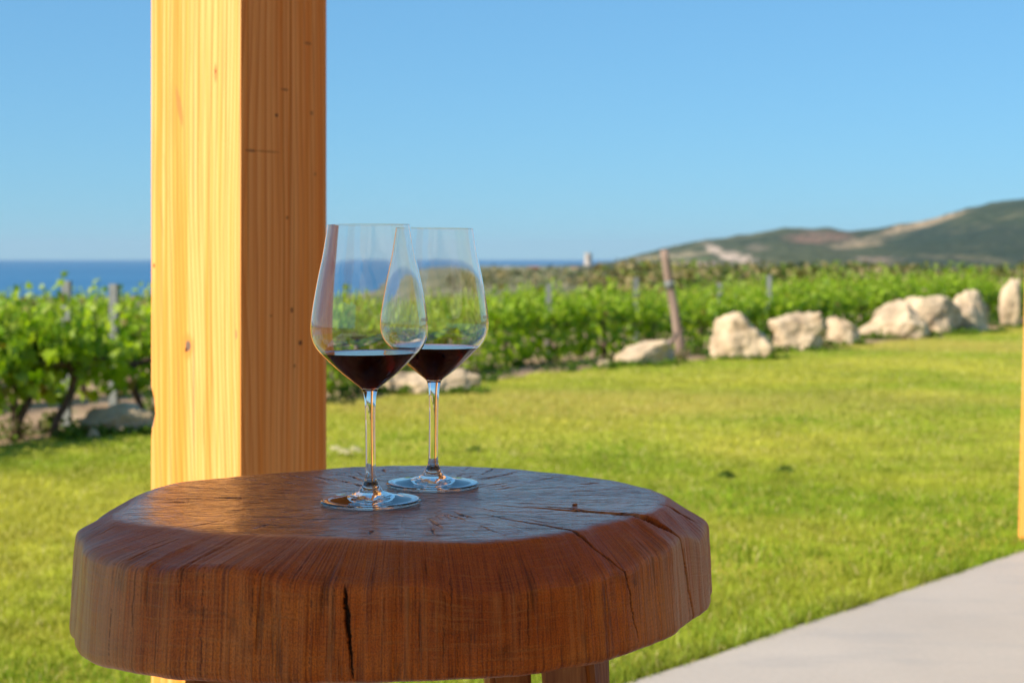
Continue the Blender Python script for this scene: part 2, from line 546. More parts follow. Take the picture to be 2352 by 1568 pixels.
def build_hills():
    us = np.concatenate([np.linspace(1300, 2420, 225), np.linspace(2430, 3200, 40)])
    ds = np.linspace(900, 2700, 90)
    U, D = np.meshgrid(us, ds)
    rv = np.interp(U, [a for a, b in RIDGE], [b for a, b in RIDGE])
    zr = EYE - (rv - V0) / F * 2000.0
    X = (U - 1176) / F * D; Y = D
    z0 = ground_z(X, Y) - 1.0
    k = np.clip((D - 900) / 1100, 0, 1); k = k ** 1.15
    kk = np.where(D > 2000, 1 - .5 * smoothstep(D, 2000, 2700), k)
    nz = np.array([mnoise.fractal(Vector((x * .004, y * .004, 1.7)), .9, 2.1, 5) for x, y in zip(X.ravel(), Y.ravel())]).reshape(X.shape)
    nb = np.array([mnoise.fractal(Vector((x * .03, y * .03, 9.7)), .8, 2.1, 3) for x, y in zip(X.ravel(), Y.ravel())]).reshape(X.shape)
    Z = z0 + (zr - z0) * kk + nz * 5.0 * np.clip(kk, 0, 1) * (1 - .75 * np.exp(-((D - 2000) / 160.0) ** 2)) + nb * 2.6 * (kk > .02)
    # colours of the ground itself: scrub, dry grass, quarry and field strips
    VV = V0 + (EYE - Z) * F / D
    n1 = nz * .5 + .5; n2 = nb * .5 + .5
    c = np.zeros(U.shape + (3,))
    dark = np.array([.040, .060, .028]); mid = np.array([.085, .095, .045]); tan = np.array([.40, .29, .17]); red = np.array([.27, .155, .10]); pale = np.array([.66, .50, .38])
    mxx = smoothstep(n1 + .45 * (n2 - .5), .35, .75)[..., None]
    c[:] = dark * (1 - mxx) + mid * mxx

    def blob(cu, cv, ru, rv_, col, tilt=0.0, st=1.0, ed=.35):
        du = (U - cu); dv = (VV - cv) - tilt * du
        r = np.sqrt((du / ru) ** 2 + (dv / rv_) ** 2) + (n2 - .5) * 1.3 + (n1 - .5) * .6
        w = (st * (1 - smoothstep(r, 1 - ed, 1 + ed)))[..., None]
        c[:] = c * (1 - w) + np.array(col) * w
    # dark forest flank on the right hill
    w = (smoothstep(U, 1990, 2120) * smoothstep(VV, 505, 530))[..., None] * .75
    c[:] = c * (1 - w) + np.array([.030, .048, .033]) * w
    blob(2120, 512, 95, 8, tan, -.25, .95)
    blob(1880, 545, 70, 14, red, -.05, .9)
    blob(1960, 562, 60, 9, tan, -.12, .8)
    blob(1720, 540, 55, 6, (.13, .13, .07), -.1, .7)
    blob(1647, 578, 34, 11, pale, .55, 1.0)
    blob(1690, 592, 42, 11, pale, .18, 1.0)
    blob(1545, 588, 110, 6, (.36, .29, .17), -.06, .95)
    blob(1570, 598, 80, 4.5, (.12, .17, .05), -.04, .9)
    blob(1600, 606, 80, 6, (.40, .28, .20), 0, .9)
    blob(1450, 598, 60, 5, (.27, .22, .12), -.2, .9)
    blob(1740, 570, 30, 8, (.27, .21, .15), 0, .6)
    blob(2010, 598, 60, 7, (.36, .25, .18), 0, .8)
    blob(2200, 592, 120, 5, (.22, .18, .10), .05, .6)
    nd, nn = U.shape
    co = np.stack([X, Y, Z], -1).reshape(-1, 3)
    i = np.arange(nd - 1)[:, None]; kq = np.arange(nn - 1)[None, :]
    a = i * nn + kq
    quads = np.stack([a, a + 1, a + nn + 1, a + nn], -1).reshape(-1, 4)
    o = np_mesh('hills', co, quads.ravel(), np.full(len(quads), 4), MAT['vcol'], colors=c.reshape(-1, 3), smooth=True)
    tag(o, kind='structure')


build_hills()


# ------------------------------------------------------------------ lawn, terrace
def build_lawn():
    near = [tp(t, .02) for t in np.linspace(24, -16, 12)]
    far = [(x, y, 0) for x, y in EDGE_W]
    fine = []
    rnd = random.Random(4)
    for a, b in zip(far[:-1], far[1:]):
        n = max(2, int(math.hypot(b[0] - a[0], b[1] - a[1]) / .12))
        for i in range(n):
            f = i / n
            k = mnoise.noise(Vector((a[0] + (b[0] - a[0]) * f, a[1] + (b[1] - a[1]) * f, 0)) * 2.3) * .16 + (rnd.random() - .5) * .05
            fine.append((a[0] + (b[0] - a[0]) * f - .81 * k, a[1] + (b[1] - a[1]) * f + .588 * k, 0))
    pts = [(p[0], p[1], .008) for p in near] + [(p[0], p[1], .008) for p in fine]
    bm = bmesh.new()
    f = bm.faces.new([bm.verts.new(p) for p in pts])
    bmesh.ops.triangulate(bm, faces=[f])
    bmesh.ops.recalc_face_normals(bm, faces=bm.faces[:])
    o = bm_obj('lawn', bm, MAT['lawn'])
    if o.data.polygons[0].normal.z < 0: o.data.flip_normals()
    tag(o, kind='structure')
    return fine


LAWN_FAR = build_lawn()

bm = bmesh.new()
ring = [tp(t, .010 * mnoise.noise(Vector((t * 2.3, 1.0, 0))) + .004 * mnoise.noise(Vector((t * 11, 4.0, 0)))) for t in np.arange(-9, 9.01, .06)]
ring += [tp(9, 3.5), tp(-9, 3.5)]
up = [bm.verts.new((p[0], p[1], .017)) for p in ring]; dn = [bm.verts.new((p[0], p[1], -.12)) for p in ring]
topf = bm.faces.new(up)
for k in range(len(ring)):
    k2 = (k + 1) % len(ring)
    bm.faces.new((up[k], dn[k], dn[k2], up[k2]))
bmesh.ops.bevel(bm, geom=[e for e in topf.edges], offset=.006, segments=2, affect='EDGES')
bmesh.ops.recalc_face_normals(bm, faces=bm.faces[:])
tag(bm_obj('terrace', bm, MAT['concrete']), kind='structure')

# unseen house wall, ochre for warm bounce; canopy strip added to shade the table
w = empty('house_wall', tp(0, 3.62), -rad(40.9))
tag(w, 'ochre plastered house wall along the back of the terrace', 'wall')
bm = bmesh.new(); bm_box(bm, -.12, .12, -9, 4, -.1, 3.0)
bm_obj('plaster_face', bm, MAT['plaster'], w)
bm = bmesh.new(); bm_box(bm, -.15, -.1205, -2.2, -1.2, .04, 2.15, .01)
bm_obj('door', bm, MAT['legwood'], w)
rf = empty('shade_canopy', tp(0, 0), -rad(40.9))
tag(rf, 'timber canopy strip added out of view to shade the log table', 'roof')
bm = bmesh.new(); bm_box(bm, .0, 1.95, -9, 3.2, 2.86, 2.92); bm_obj('canopy_boards', bm, MAT['canopywood'], rf)
for y in (-7.5, -4.6, -1.86, 2.38):
    bm = bmesh.new(); bm_box(bm, .56 if y == -1.86 else (-.15 if y > 0 else .02), 3.48, y, y + .10, 2.56, 2.74); bm_obj('rafter', bm, MAT['canopywood'], rf)
for x in (.06, .9, 1.8):
    bm = bmesh.new(); bm_box(bm, x, x + .1, -8.9, 3.1, 2.742, 2.858); bm_obj('purlin', bm, MAT['canopywood'], rf)

# ------------------------------------------------------------------ timber posts
TH_P = rad(34.7); PH = 2.56
YC = 2.05; PW = .0815 * YC


def lf(u, v):      # left face pixel -> local (x,y,z)
    x = -PW / 2 + (u - 345) / 208 * PW
    Yd = YC + (PW / 2 - x) * math.sin(TH_P)
    return x, -PW / 2, EYE - (v - V0) / F * Yd


def rfc(u, v):
    y = -PW / 2 + (u - 553) / 199 * PW
    Yd = YC + (y + PW / 2) * math.cos(TH_P)
    return PW / 2, y, EYE - (v - V0) / F * Yd


px = YC / F
K = []
dk = (.10, .035, .012); br = (.36, .13, .025)


def kn(p, ru, rv, col, st, tilt=0.0):
    K.append((*p, ru * px * 1.25, rv * px, tilt, col, st))


kn(lf(433, 795), 20, 34, (.58, .25, .04), .75)
kn(lf(435, 794), 8, 14, (.16, .11, .09), .95)
kn(lf(430, 803), 4, 6, (.07, .02, .01), .9)
kn(lf(497, 164), 3.5, 6, dk, .9); kn(lf(497, 168), 4, 26, br, .6)
kn(lf(414, 245), 7, 52, (.45, .19, .045), .75, .22)
kn(lf(383, 410), 4, 70, (.58, .27, .06), .6, .12)
kn(lf(354, 610), 3, 7, dk, .8)
kn(lf(372, 500), 3.5, 55, (.5, .22, .05), .55, .1)
kn(lf(447, 900), 1.6, 170, (.17, .11, .08), .75)
kn(lf(448, 300), 1.6, 260, (.40, .24, .12), .5)
kn(lf(412, 870), 1.5, 60, (.35, .16, .05), .7)
kn(lf(543, 768), 2.5, 12, (.25, .14, .08), .7)
kn(lf(470, 980), 2.5, 60, (.52, .22, .04), .6)
kn(rfc(632, 265), 4.5, 5, dk, .85); kn(rfc(657, 500), 5, 5, dk, .6); kn(rfc(687, 787), 6, 6, dk, .85)
kn(rfc(667, 712), 5, 7, dk, .7); kn(rfc(673, 840), 4, 5, dk, .6); kn(rfc(714, 260), 6, 7, dk, .45)
kn(rfc(575, 346), 14, 4, dk, .6); kn(rfc(610, 348), 40, 3, (.40, .16, .035), .6); kn(rfc(650, 206), 12, 4, dk, .55)
kn(rfc(620, 725), 4, 4, dk, .4); kn(rfc(722, 400), 4, 5, dk, .4); kn(rfc(664, 160), 2.6, 700, (.44, .17, .03), .65)
kn(rfc(648, 500), 2.0, 900, (.46, .19, .035), .5); kn(rfc(569, 300), 2.6, 500, (.44, .17, .03), .5); kn(rfc(672, 780), 1.8, 500, (.46, .19, .035), .5)
kn(rfc(705, 100), 12, 4, dk, .45)
MAT['post'] = m_post(K)


def build_post(name, corner, label, kmat, chip=None, tilt=0.0):
    """corner = world xy of the near vertical edge"""
    e = Vector((math.sin(TH_P), math.cos(TH_P), 0)); n = Vector((math.cos(TH_P), -math.sin(TH_P), 0))
    c = Vector((corner[0], corner[1], 0)) + e * (PW / 2) - n * (PW / 2)
    b = .004
    h = PW / 2
    base = [(-h + b, -h), (0, -h), (h - b, -h), (h - b * .25, -h + b * .25), (h, -h + b), (h, 0), (h, h - b), (h - b * .25, h - b * .25), (h - b, h), (0, h), (-h + b, h), (-h + b * .25, h - b * .25),
            (-h, h - b), (-h, 0), (-h, -h + b), (-h + b * .25, -h + b * .25)]
    zs = list(np.linspace(0, PH, 140))
    vs, fs, mi = [], [], []
    m = len(base)
    for z in zs:
        for k, (x, y) in enumerate(base):
            if chip:
                s = 1 - ((z - chip[0]) / chip[1]) ** 2
                if s > 0 and k in (0, 13, 14, 15, 12):
                    s = math.sqrt(s)
                    if k == 0: x += chip[2] * s
                    if k in (14, 15): x += chip[2] * s * .55; y += chip[2] * .8 * s
                    if k == 13: pass
            vs.append((x, y, z))
    for i in range(len(zs) - 1):
        for k in range(m):
            k2 = (k + 1) % m
            fs.append((i * m + k, i * m + k2, (i + 1) * m + k2, (i + 1) * m + k))
            inchip = chip and abs((zs[i] + zs[i + 1]) / 2 - chip[0]) < chip[1] and k in (13, 14, 15)
            mi.append(1 if inchip else 0)
    fs.append(tuple(range(m))[::-1]); fs.append(tuple((len(zs) - 1) * m + k for k in range(m))); mi += [0, 0]
    o = mesh_obj(name, vs, fs, [kmat, MAT['oldwood']], smooth=False, mat_idx=mi)
    o.location = c
    o.rotation_euler = (0, tilt, -TH_P)
    tag(o, label, 'post', 'square timber posts along the terrace edge')
    return o


build_post('timber_post', (-.16938 * YC, YC), 'thick square honey-coloured timber post behind the log table, knot and chipped edge', MAT['post'],
           chip=(EYE - (945 - V0) / F * (YC + .09), .022, .006))
x2, y2 = gp(2338, 1249)
build_post('timber_post', (x2 + PW * math.cos(TH_P), y2 - PW * math.sin(TH_P)), 'orange timber post cut off by the right edge, standing on the grass', MAT['post'], tilt=.027)

# ------------------------------------------------------------------ log table
ZT, TT = .808, .084
ZL = ZT - TT
CX, CY = -.085, 1.282


def to_polar(pxs, z):
    out = []
    for u, v in pxs:
        x, y = gp(u, v, z)
        out.append((math.atan2(y - CY, x - CX), math.hypot(x - CX, y - CY)))
    return out


def periodic(samples, phi, sm=0):
    s = sorted(samples)
    a = np.array([p for p, r in s]); r = np.array([q for p, q in s])
    a3 = np.concatenate([a - 2 * math.pi, a, a + 2 * math.pi]); r3 = np.concatenate([r, r, r])
    y = np.interp(phi, a3, r3)
    if sm:
        k = np.hanning(2 * sm + 3)[1:-1]; k /= k.sum()
        y = np.convolve(np.concatenate([y[-sm:], y, y[:sm]]), k, 'valid')
    return y


TOP_PX = [(252, 1190), (272, 1170), (293, 1156), (320, 1138), (348, 1122), (380, 1112), (416, 1105), (500, 1097), (553, 1091), (650, 1084), (752, 1076), (861, 1068), (985, 1067), (1109, 1072), (1215, 1078),
          (1356, 1094), (1440, 1108), (1500, 1124), (1530, 1140), (1526, 1155), (1505, 1172), (1463, 1186), (1374, 1203), (1286, 1224), (1180, 1237), (1038, 1246), (917, 1240), (800, 1236), (750, 1234), (689, 1229), (569, 1227),
          (433, 1216), (370, 1209), (314, 1202)]
LOW_PX = [(167, 1470), (170, 1490), (188, 1511), (222, 1526), (287, 1542), (348, 1549), (433, 1560), (518, 1565), (640, 1567), (757, 1567), (861, 1565), (1003, 1558), (1100, 1553), (1201, 1546), (1300, 1533), (1371, 1521),
          (1430, 1504), (1480, 1488), (1516, 1472), (1569, 1446), (1590, 1426), (1622, 1405), (1638, 1391), (1641, 1365)]


def build_table():
    NP, = (2000,)
    phi = np.linspace(-math.pi, math.pi, NP + 1)[:-1]
    Tr = periodic(to_polar(TOP_PX, ZT), phi, 18)
    low = to_polar(LOW_PX, ZL)
    # hidden back of the rim: top outline plus the bevel depth
    for p in np.linspace(-5, 185, 24):
        a = rad(p)
        low.append((math.atan2(math.sin(a), math.cos(a)), float(np.interp(a if a < math.pi else a - 2 * math.pi, phi, Tr)) + .036))
    Lr = periodic(low, phi, 22)
    Lr = np.maximum(Lr, Tr + .018)
    # lower line of the bevel: its height read where it crosses the rim
    BEV = [(181, 1255), (230, 1290), (280, 1300), (321, 1304), (399, 1306), (484, 1308), (560, 1314), (638, 1331), (757, 1342), (825, 1358), (861, 1352), (967, 1350), (1060, 1358), (1144, 1366), (1250, 1352), (1356, 1340), (1409, 1327),
           (1463, 1308), (1498, 1291), (1551, 1265), (1579, 1247), (1604, 1238), (1633, 1232)]
    bx = CX + Lr * np.cos(phi); by = CY + Lr * np.sin(phi)
    pu = 1176 + F * bx / by
    zb = []
    for u, v in BEV:
        cand = np.where((np.abs(pu - u) < 6))[0]
        if len(cand) == 0:
            cand = np.array([int(np.argmin(np.abs(pu - u)))])
        i = cand[np.argmin(by[cand])]
        zb.append((phi[i], float(np.clip(EYE - (v - V0) / F * by[i], ZT - .045, ZT - .012))))
    for p in np.linspace(20, 160, 10): zb.append((rad(p), ZT - .022))
    Bz = periodic(zb, phi, 30)

    def n1(sc, amp, off):
        return amp * np.array([mnoise.fractal(Vector((math.cos(p) * sc + off, math.sin(p) * sc, off * .37)), .8, 2.0, 4) for p in phi])
    Lr = Lr + n1(6, .0026, 3.3)
    Tr = Tr + n1(5, .0030, 6.6)
    Bz = Bz + n1(5, .0034, 8.1)
    Br = Lr - .0045 + n1(3, .002, 5.5)
    segs = [(.0, 0.0, 0.0)]
    counts = [110, 40, 66, 10, 12]
    R, Z, Q = [], [], []
    keyR = [np.full(NP, .0015), Tr, Br, Lr + .0008, Lr - .007, np.full(NP, .05)]
    keyZ = [np.full(NP, ZT), np.full(NP, ZT), Bz, np.full(NP, ZL + .0015), np.full(NP, ZL - .0050), np.full(NP, ZL - .0045)]
    for s, cn in enumerate(counts):
        for j in range(cn):
            f = j / cn
            if s == 0: f = f ** .8
            R.append(keyR[s] * (1 - f) + keyR[s + 1] * f); Z.append(keyZ[s] * (1 - f) + keyZ[s + 1] * f); Q.append(s + f)
    R.append(keyR[-1]); Z.append(keyZ[-1]); Q.append(5.0)
    R = np.array(R); Z = np.array(Z); Q = np.array(Q)
    ns = len(Q)
    # round the arrises
    for it in range(20):
        R[2:-2] = (R[1:-3] + 2 * R[2:-2] + R[3:-1]) / 4
        Z[2:-2] = (Z[1:-3] + 2 * Z[2:-2] + Z[3:-1]) / 4
    # surface relief
    PHI = np.broadcast_to(phi, R.shape)
    X = CX + R * np.cos(PHI); Y = CY + R * np.sin(PHI)
    step = 4
    Xs, Ys, Zs_ = X[::2, ::step], Y[::2, ::step], Z[::2, ::step]
    relief = np.array([mnoise.fractal(Vector((x * 22, y * 22, z * 14)), .9, 2.1, 4) for x, y, z in zip(Xs.ravel(), Ys.ravel(), Zs_.ravel())]).reshape(Xs.shape)
    relief = np.repeat(np.repeat(relief, 2, 0)[:ns], step, 1)
    k = np.ones(2 * step + 1) / (2 * step + 1)
    pad = np.concatenate([relief[:, -step:], relief, relief[:, :step]], 1)
    relief = np.apply_along_axis(lambda m: np.convolve(m, k, 'valid'), 1, pad)
    # normals in profile plane
    dR = np.gradient(R, axis=0); dZ = np.gradient(Z, axis=0)
    L = np.hypot(dR, dZ) + 1e-9
    nr, nzv = -dZ / L, dR / L           # outward (up on top, outwards on the side)
    amp = np.interp(Q, [0, .95, 1.2, 3, 5], [.0003, .0004, .0011, .0013, .0005])[:, None]
    disp = relief * amp
    crack = np.zeros_like(R)

    def add_crack(ph_pts, w_pts, depth, wig=.0008, seed=0, dark=1.0):
        nonlocal disp, crack
        qs = [a for a, b in ph_pts]
        pc = np.interp(Q, qs, [rad(b) for a, b in ph_pts])
        wd = np.interp(Q, [a for a, b in w_pts], [b for a, b in w_pts], left=0, right=0)
        act = np.where(wd > 1e-6)[0]
        for j in act:
            rr = float(R[j].mean())
            wg = wig * mnoise.noise(Vector((Q[j] * 9 + seed, seed * 1.3, 0))) + wig * .5 * mnoise.noise(Vector((Q[j] * 40 + seed, seed, 0)))
            dph = np.angle(np.exp(1j * (phi - pc[j])))
            dd = dph * R[j] - wg
            ww = wd[j] * (1 + .35 * mnoise.noise(Vector((Q[j] * 30, seed, 3))))
            g = np.exp(-(dd / ww) ** 4 * .9)
            disp[j] -= depth * min(1, wd[j] / .001) * g
            crack[j] = np.maximum(crack[j], np.clip(g * 2.2, 0, 1) * dark)

    add_crack([(0, -27), (.5, -26), (1, -25), (2, -18.6), (3, -15.2)], [(.38, 0), (.55, .0014), (.8, .0036), (1.0, .0050), (1.3, .0042), (1.7, .0028), (2, .0022), (2.3, .0015), (3.1, .0012)], .018, .0015, 1)
    add_crack([(0, -52), (1, -50), (2, -44), (3, -41)], [(.45, 0), (.7, .0012), (1, .0014), (1.5, .0008), (2, .0007), (2.8, .0005), (3, 0)], .0025, .002, 2, .9)
    add_crack([(0, -12), (1, -8), (2, 2), (3, 6)], [(.95, 0), (1.2, .0022), (1.6, .0026), (1.8, 0)], .003, .001, 5, .85)
    add_crack([(0, -97), (1, -97), (2, -96), (3, -94.5)], [(1.9, 0), (2.05, .0009), (2.3, .0016), (2.6, .0009), (3.0, .0005)], .004, .0012, 7)
    add_crack([(0, -118), (3, -117)], [(1.9, 0), (2.1, .0002), (2.4, .0003), (2.9, .0003), (3, 0)], .0012, .0015, 9, .7)
    add_crack([(0, -150), (1, -150), (3, -150)], [(1.0, 0), (1.3, .0006), (2.2, .0007), (3, .0007)], .002, .002, 11)
    rnd = random.Random(12)
    for i in range(80):          # splits along the grain of the rim
        p = rnd.uniform(-205, 25); q0 = rnd.uniform(1.0, 2.5); q1 = q0 + rnd.uniform(.25, 1.6); w = rnd.choice([.0002, .0002, .00025, .0003, .00045])
        q1 = min(q1, 3.1)
        add_crack([(1, p - rnd.uniform(-1, 1)), (3, p + rnd.uniform(-1, 1))], [(q0, 0), (q0 + .1, w * .8), ((q0 + q1) / 2, w), (q1, 0)], .0014, .0009, 20 + i, rnd.uniform(.3, .75))
    for i in range(90):          # drying checks on the top
        p = rnd.uniform(-180, 180); q0 = rnd.uniform(.3, .8); q1 = min(1.02, q0 + rnd.uniform(.08, .3)); w = rnd.choice([.0005, .0007, .0010, .0016])
        add_crack([(0, p), (1, p + rnd.uniform(-6, 6))], [(q0, 0), ((q0 + q1) / 2, w), (q1, 0)], .0012, .003, 120 + i, rnd.uniform(.5, .95))
    R2 = R + nr * disp; Z2 = Z + nzv * disp
    X = CX + R2 * np.cos(PHI); Y = CY + R2 * np.sin(PHI)
    co = np.stack([X, Y, Z2], -1).reshape(-1, 3)
    i = np.arange(ns - 1)[:, None]; kk = np.arange(NP)[None, :]; k2 = (kk + 1) % NP
    a = i * NP + kk; b = i * NP + k2; c = (i + 1) * NP + k2; d = (i + 1) * NP + kk
    quads = np.stack([a, d, c, b], -1).reshape(-1, 4)
    loops = np.concatenate([quads.ravel(), np.arange(NP), ((ns - 1) * NP + np.arange(NP))[::-1]])
    sizes = np.concatenate([np.full(len(quads), 4), [NP, NP]])
    root = empty('log_table', (CX, CY, .017))
    tag(root, 'low table made of one thick dark brown log slice, split on its right rim', 'table')
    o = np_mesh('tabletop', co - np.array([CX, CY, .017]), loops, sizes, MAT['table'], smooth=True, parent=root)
    me = o.data
    at = me.attributes.new('crack', 'FLOAT', 'POINT'); at.data.foreach_set('value', crack.ravel().astype(np.float32))
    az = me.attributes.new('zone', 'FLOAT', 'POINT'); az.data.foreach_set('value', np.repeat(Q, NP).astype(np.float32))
    arc = np.cumsum(np.hypot(np.gradient(R.mean(1)), np.gradient(Z.mean(1))))
    uvl = me.uv_layers.new(name='UVMap')
    lv = np.empty(len(me.loops), dtype=np.int32); me.loops.foreach_get('vertex_index', lv)
    jj, pp = lv // NP, lv % NP
    uu = phi[pp] * .25
    # close the seam: it lies at the back left of the rim
    seam = np.zeros(len(lv), bool)
    nq = len(quads)
    pq = pp[:nq * 4].reshape(-1, 4)
    wrap = (pq.max(1) - pq.min(1)) > NP // 2
    fix = np.repeat(wrap, 4) & (pp[:nq * 4] == 0)
    uu[:nq * 4][fix] += 2 * math.pi * .25
    uvs = np.stack([uu, arc[jj]], -1).astype(np.float32)
    uvl.data.foreach_set('uv', uvs.ravel())
    # legs
    for li, (x, y, rz, wdt, dp, sx, sy) in enumerate([(-.213, 1.165, .10, .046, .040, -.05, -.03), (.047, 1.195, -.35, .040, .044, .05, -.03), (-.008, 1.445, .25, .038, .038, .04, .05), (-.195, 1.42, -.2, .042, .040, -.05, .05)]):
        bm = bmesh.new(); bm_box(bm, -wdt / 2, wdt / 2, -dp / 2, dp / 2, 0, ZL - .017 + .003)
        bmesh.ops.bevel(bm, geom=bm.edges[:], offset=.005, segments=2, affect='EDGES')
        bmesh.ops.subdivide_edges(bm, edges=[e for e in bm.edges if abs(e.verts[0].co.z - e.verts[1].co.z) > .3], cuts=24)
        for v in bm.verts:
            t = 1 - v.co.z / (ZL - .03)
            v.co.x += sx * t + .0035 * mnoise.noise(Vector((v.co.x * 30, v.co.y * 30, v.co.z * 14 + li * 7)))
            v.co.y += sy * t + .0035 * mnoise.noise(Vector((v.co.y * 30, v.co.x * 30, v.co.z * 14 + li * 9)))
        lg = bm_obj('leg', bm, MAT['legwood'], root)
        lg.location = (x - CX, y - CY, 0); lg.rotation_euler = (0, 0, rz)


build_table()

# little crumb of bark lying on the table
bm = bmesh.new(); bmesh.ops.create_icosphere(bm, subdivisions=3, radius=1.0)
for v in bm.verts:
    v.co *= 1 + .35 * mnoise.noise(v.co * 1.7)
    v.co = Vector((v.co.x * .0024, v.co.y * .0015, v.co.z * .0008 + .0008))
cr = bm_obj('bark_crumb', bm, MAT['legwood'], smooth=True)
x, y = gp(1321, 1160, ZT); cr.location = (x, y, ZT); cr.rotation_euler = (0, 0, .5)
tag(cr, 'tiny brown bark crumb lying beside the crack on the tabletop', 'bark crumb')

# ------------------------------------------------------------------ wine glasses
OUTER = [(.0163, .0054), (.0125, .0070), (.0106, .0082), (.0097, .0089)]
FOOT = [(0, .0012), (.030, .0008), (.0365, .0001), (.0386, .0004), (.0392, .0016), (.0388, .0026), (.0372, .0034), (.030, .0042), (.022, .0054), (.0155, .0070), (.0118, .0084), (.0096, .0093), (.0091, .0099), (.0088, .0106),
        (.0080, .0117), (.0070, .0132), (.0061, .0148), (.0054, .0165)]
STEM = [(.0054, .0165), (.0047, .0185), (.0043, .0210), (.0041, .0250), (.0040, .0320), (.00395, .0420), (.00395, .0540), (.0040, .0660), (.0043, .0760), (.0048, .0820), (.0054, .0855), (.0060, .0880)]
BOWL = [(.0060, .0880), (.0072, .0898), (.0095, .0918), (.0144, .0955), (.0205, .1003), (.0265, .1056), (.0320, .1108), (.0372, .1160), (.0412, .1208), (.0440, .1260), (.0455, .1315), (.0459, .1370), (.0455, .1440), (.0442, .1535),
        (.0424, .1640), (.0396, .1785), (.0366, .1920), (.0343, .2050), (.0322, .2175)]


def catmull(pts, n=6):
    out = []
    P = [np.array(p) for p in pts]
    for i in range(len(P) - 1):
        p0 = P[max(i - 1, 0)]; p1 = P[i]; p2 = P[i + 1]; p3 = P[min(i + 2, len(P) - 1)]
        for k in range(n):
            t = k / n
            out.append(tuple(.5 * (2 * p1 + (p2 - p0) * t + (2 * p0 - 5 * p1 + 4 * p2 - p3) * t * t + (3 * p1 - p0 - 3 * p2 + p3) * t ** 3)))
    out.append(tuple(P[-1]))
    return out


def lathe(prof, seg=128):
    vs, fs = [], []
    rings = []
    for p_ in prof:
        if p_ is None:
            rings.append(None); continue
        r, z = p_
        if r < 1e-6:
            rings.append([len(vs)]); vs.append((0, 0, z))
        else:
            b = len(vs)
            for k in range(seg):
                a = 2 * math.pi * k / seg
                vs.append((r * math.cos(a), r * math.sin(a), z))
            rings.append(list(range(b, b + seg)))
    for A, B in zip(rings[:-1], rings[1:]):
        if A is None or B is None: continue
        for k in range(seg):
            k2 = (k + 1) % seg
            if len(A) == 1: fs.append((A[0], B[k2], B[k]))
            elif len(B) == 1: fs.append((A[k], A[k2], B[0]))
            else: fs.append((A[k], A[k2], B[k2], B[k]))
    return vs, fs


def inner_profile(th=.00055):
    o = catmull(BOWL, 6)
    inn = []
    for i, (r, z) in enumerate(o):
        a = np.array(o[max(i - 1, 0)]); b = np.array(o[min(i + 1, len(o) - 1)])
        d = (b - a) / np.linalg.norm(b - a)
        nx, nz = -d[1], d[0]
        tt = th * (1 + 2.0 * max(0, (.105 - z) / .015))
        rr, zz = r + nx * tt, z + nz * tt
        if zz > .0922: inn.append((max(rr, 0.0005), zz))
    inn.sort(key=lambda p: p[1])
    r0, z0 = inn[0]
    cap = [(0, z0 - .0019), (r0 * .35, z0 - .0017), (r0 * .7, z0 - .0010)]
    return cap + inn


INN = inner_profile()
LEVEL = .1172


def outer_at(z):
    o = catmull(BOWL, 6)
    zs = [p[1] for p in o]; rs = [p[0] for p in o]
    r = float(np.interp(z, zs, rs))
    sl = (float(np.interp(z + .001, zs, rs)) - float(np.interp(z - .001, zs, rs))) / .002
    return r, sl


def text_strokes():
    cu = bpy.data.curves.new('engraving', 'FONT')
    cu.body = 'NURAGHE CRABIONI'; cu.size = .0040; cu.space_character = 1.10; cu.offset = .00003; cu.align_x = 'CENTER'; cu.resolution_u = 3
    ob = bpy.data.objects.new('engraving', cu)
    link(ob)
    bpy.context.view_layer.update()
    dg = bpy.context.evaluated_depsgraph_get()
    me = bpy.data.meshes.new_from_object(ob.evaluated_get(dg))
    bpy.data.objects.remove(ob)
    vs = [tuple(v.co) for v in me.vertices]; fs = [tuple(p.vertices) for p in me.polygons]
    bpy.data.meshes.remove(me)

    def quad(pts):
        b = len(vs); vs.extend((x, y, 0) for x, y in pts); fs.append(tuple(range(b, b + len(pts))))
    # little tower emblem above the words
    y0 = .0062
    quad([(-.0016, y0), (.0016, y0), (.0012, y0 + .0044), (-.0012, y0 + .0044)])
    quad([(-.0016, y0 + .0047), (.0016, y0 + .0047), (.0016, y0 + .0054), (-.0016, y0 + .0054)])
    quad([(-.0011, y0 + .0057), (-.0004, y0 + .0057), (-.0004, y0 + .0068), (-.0011, y0 + .0068)])
    quad([(.0004, y0 + .0057), (.0011, y0 + .0057), (.0011, y0 + .0068), (.0004, y0 + .0068)])
    quad([(-.0030, y0 - .0008), (.0030, y0 - .0008), (.0030, y0 - .0004), (-.0030, y0 - .0004)])
    return vs, fs


TXT = text_strokes()


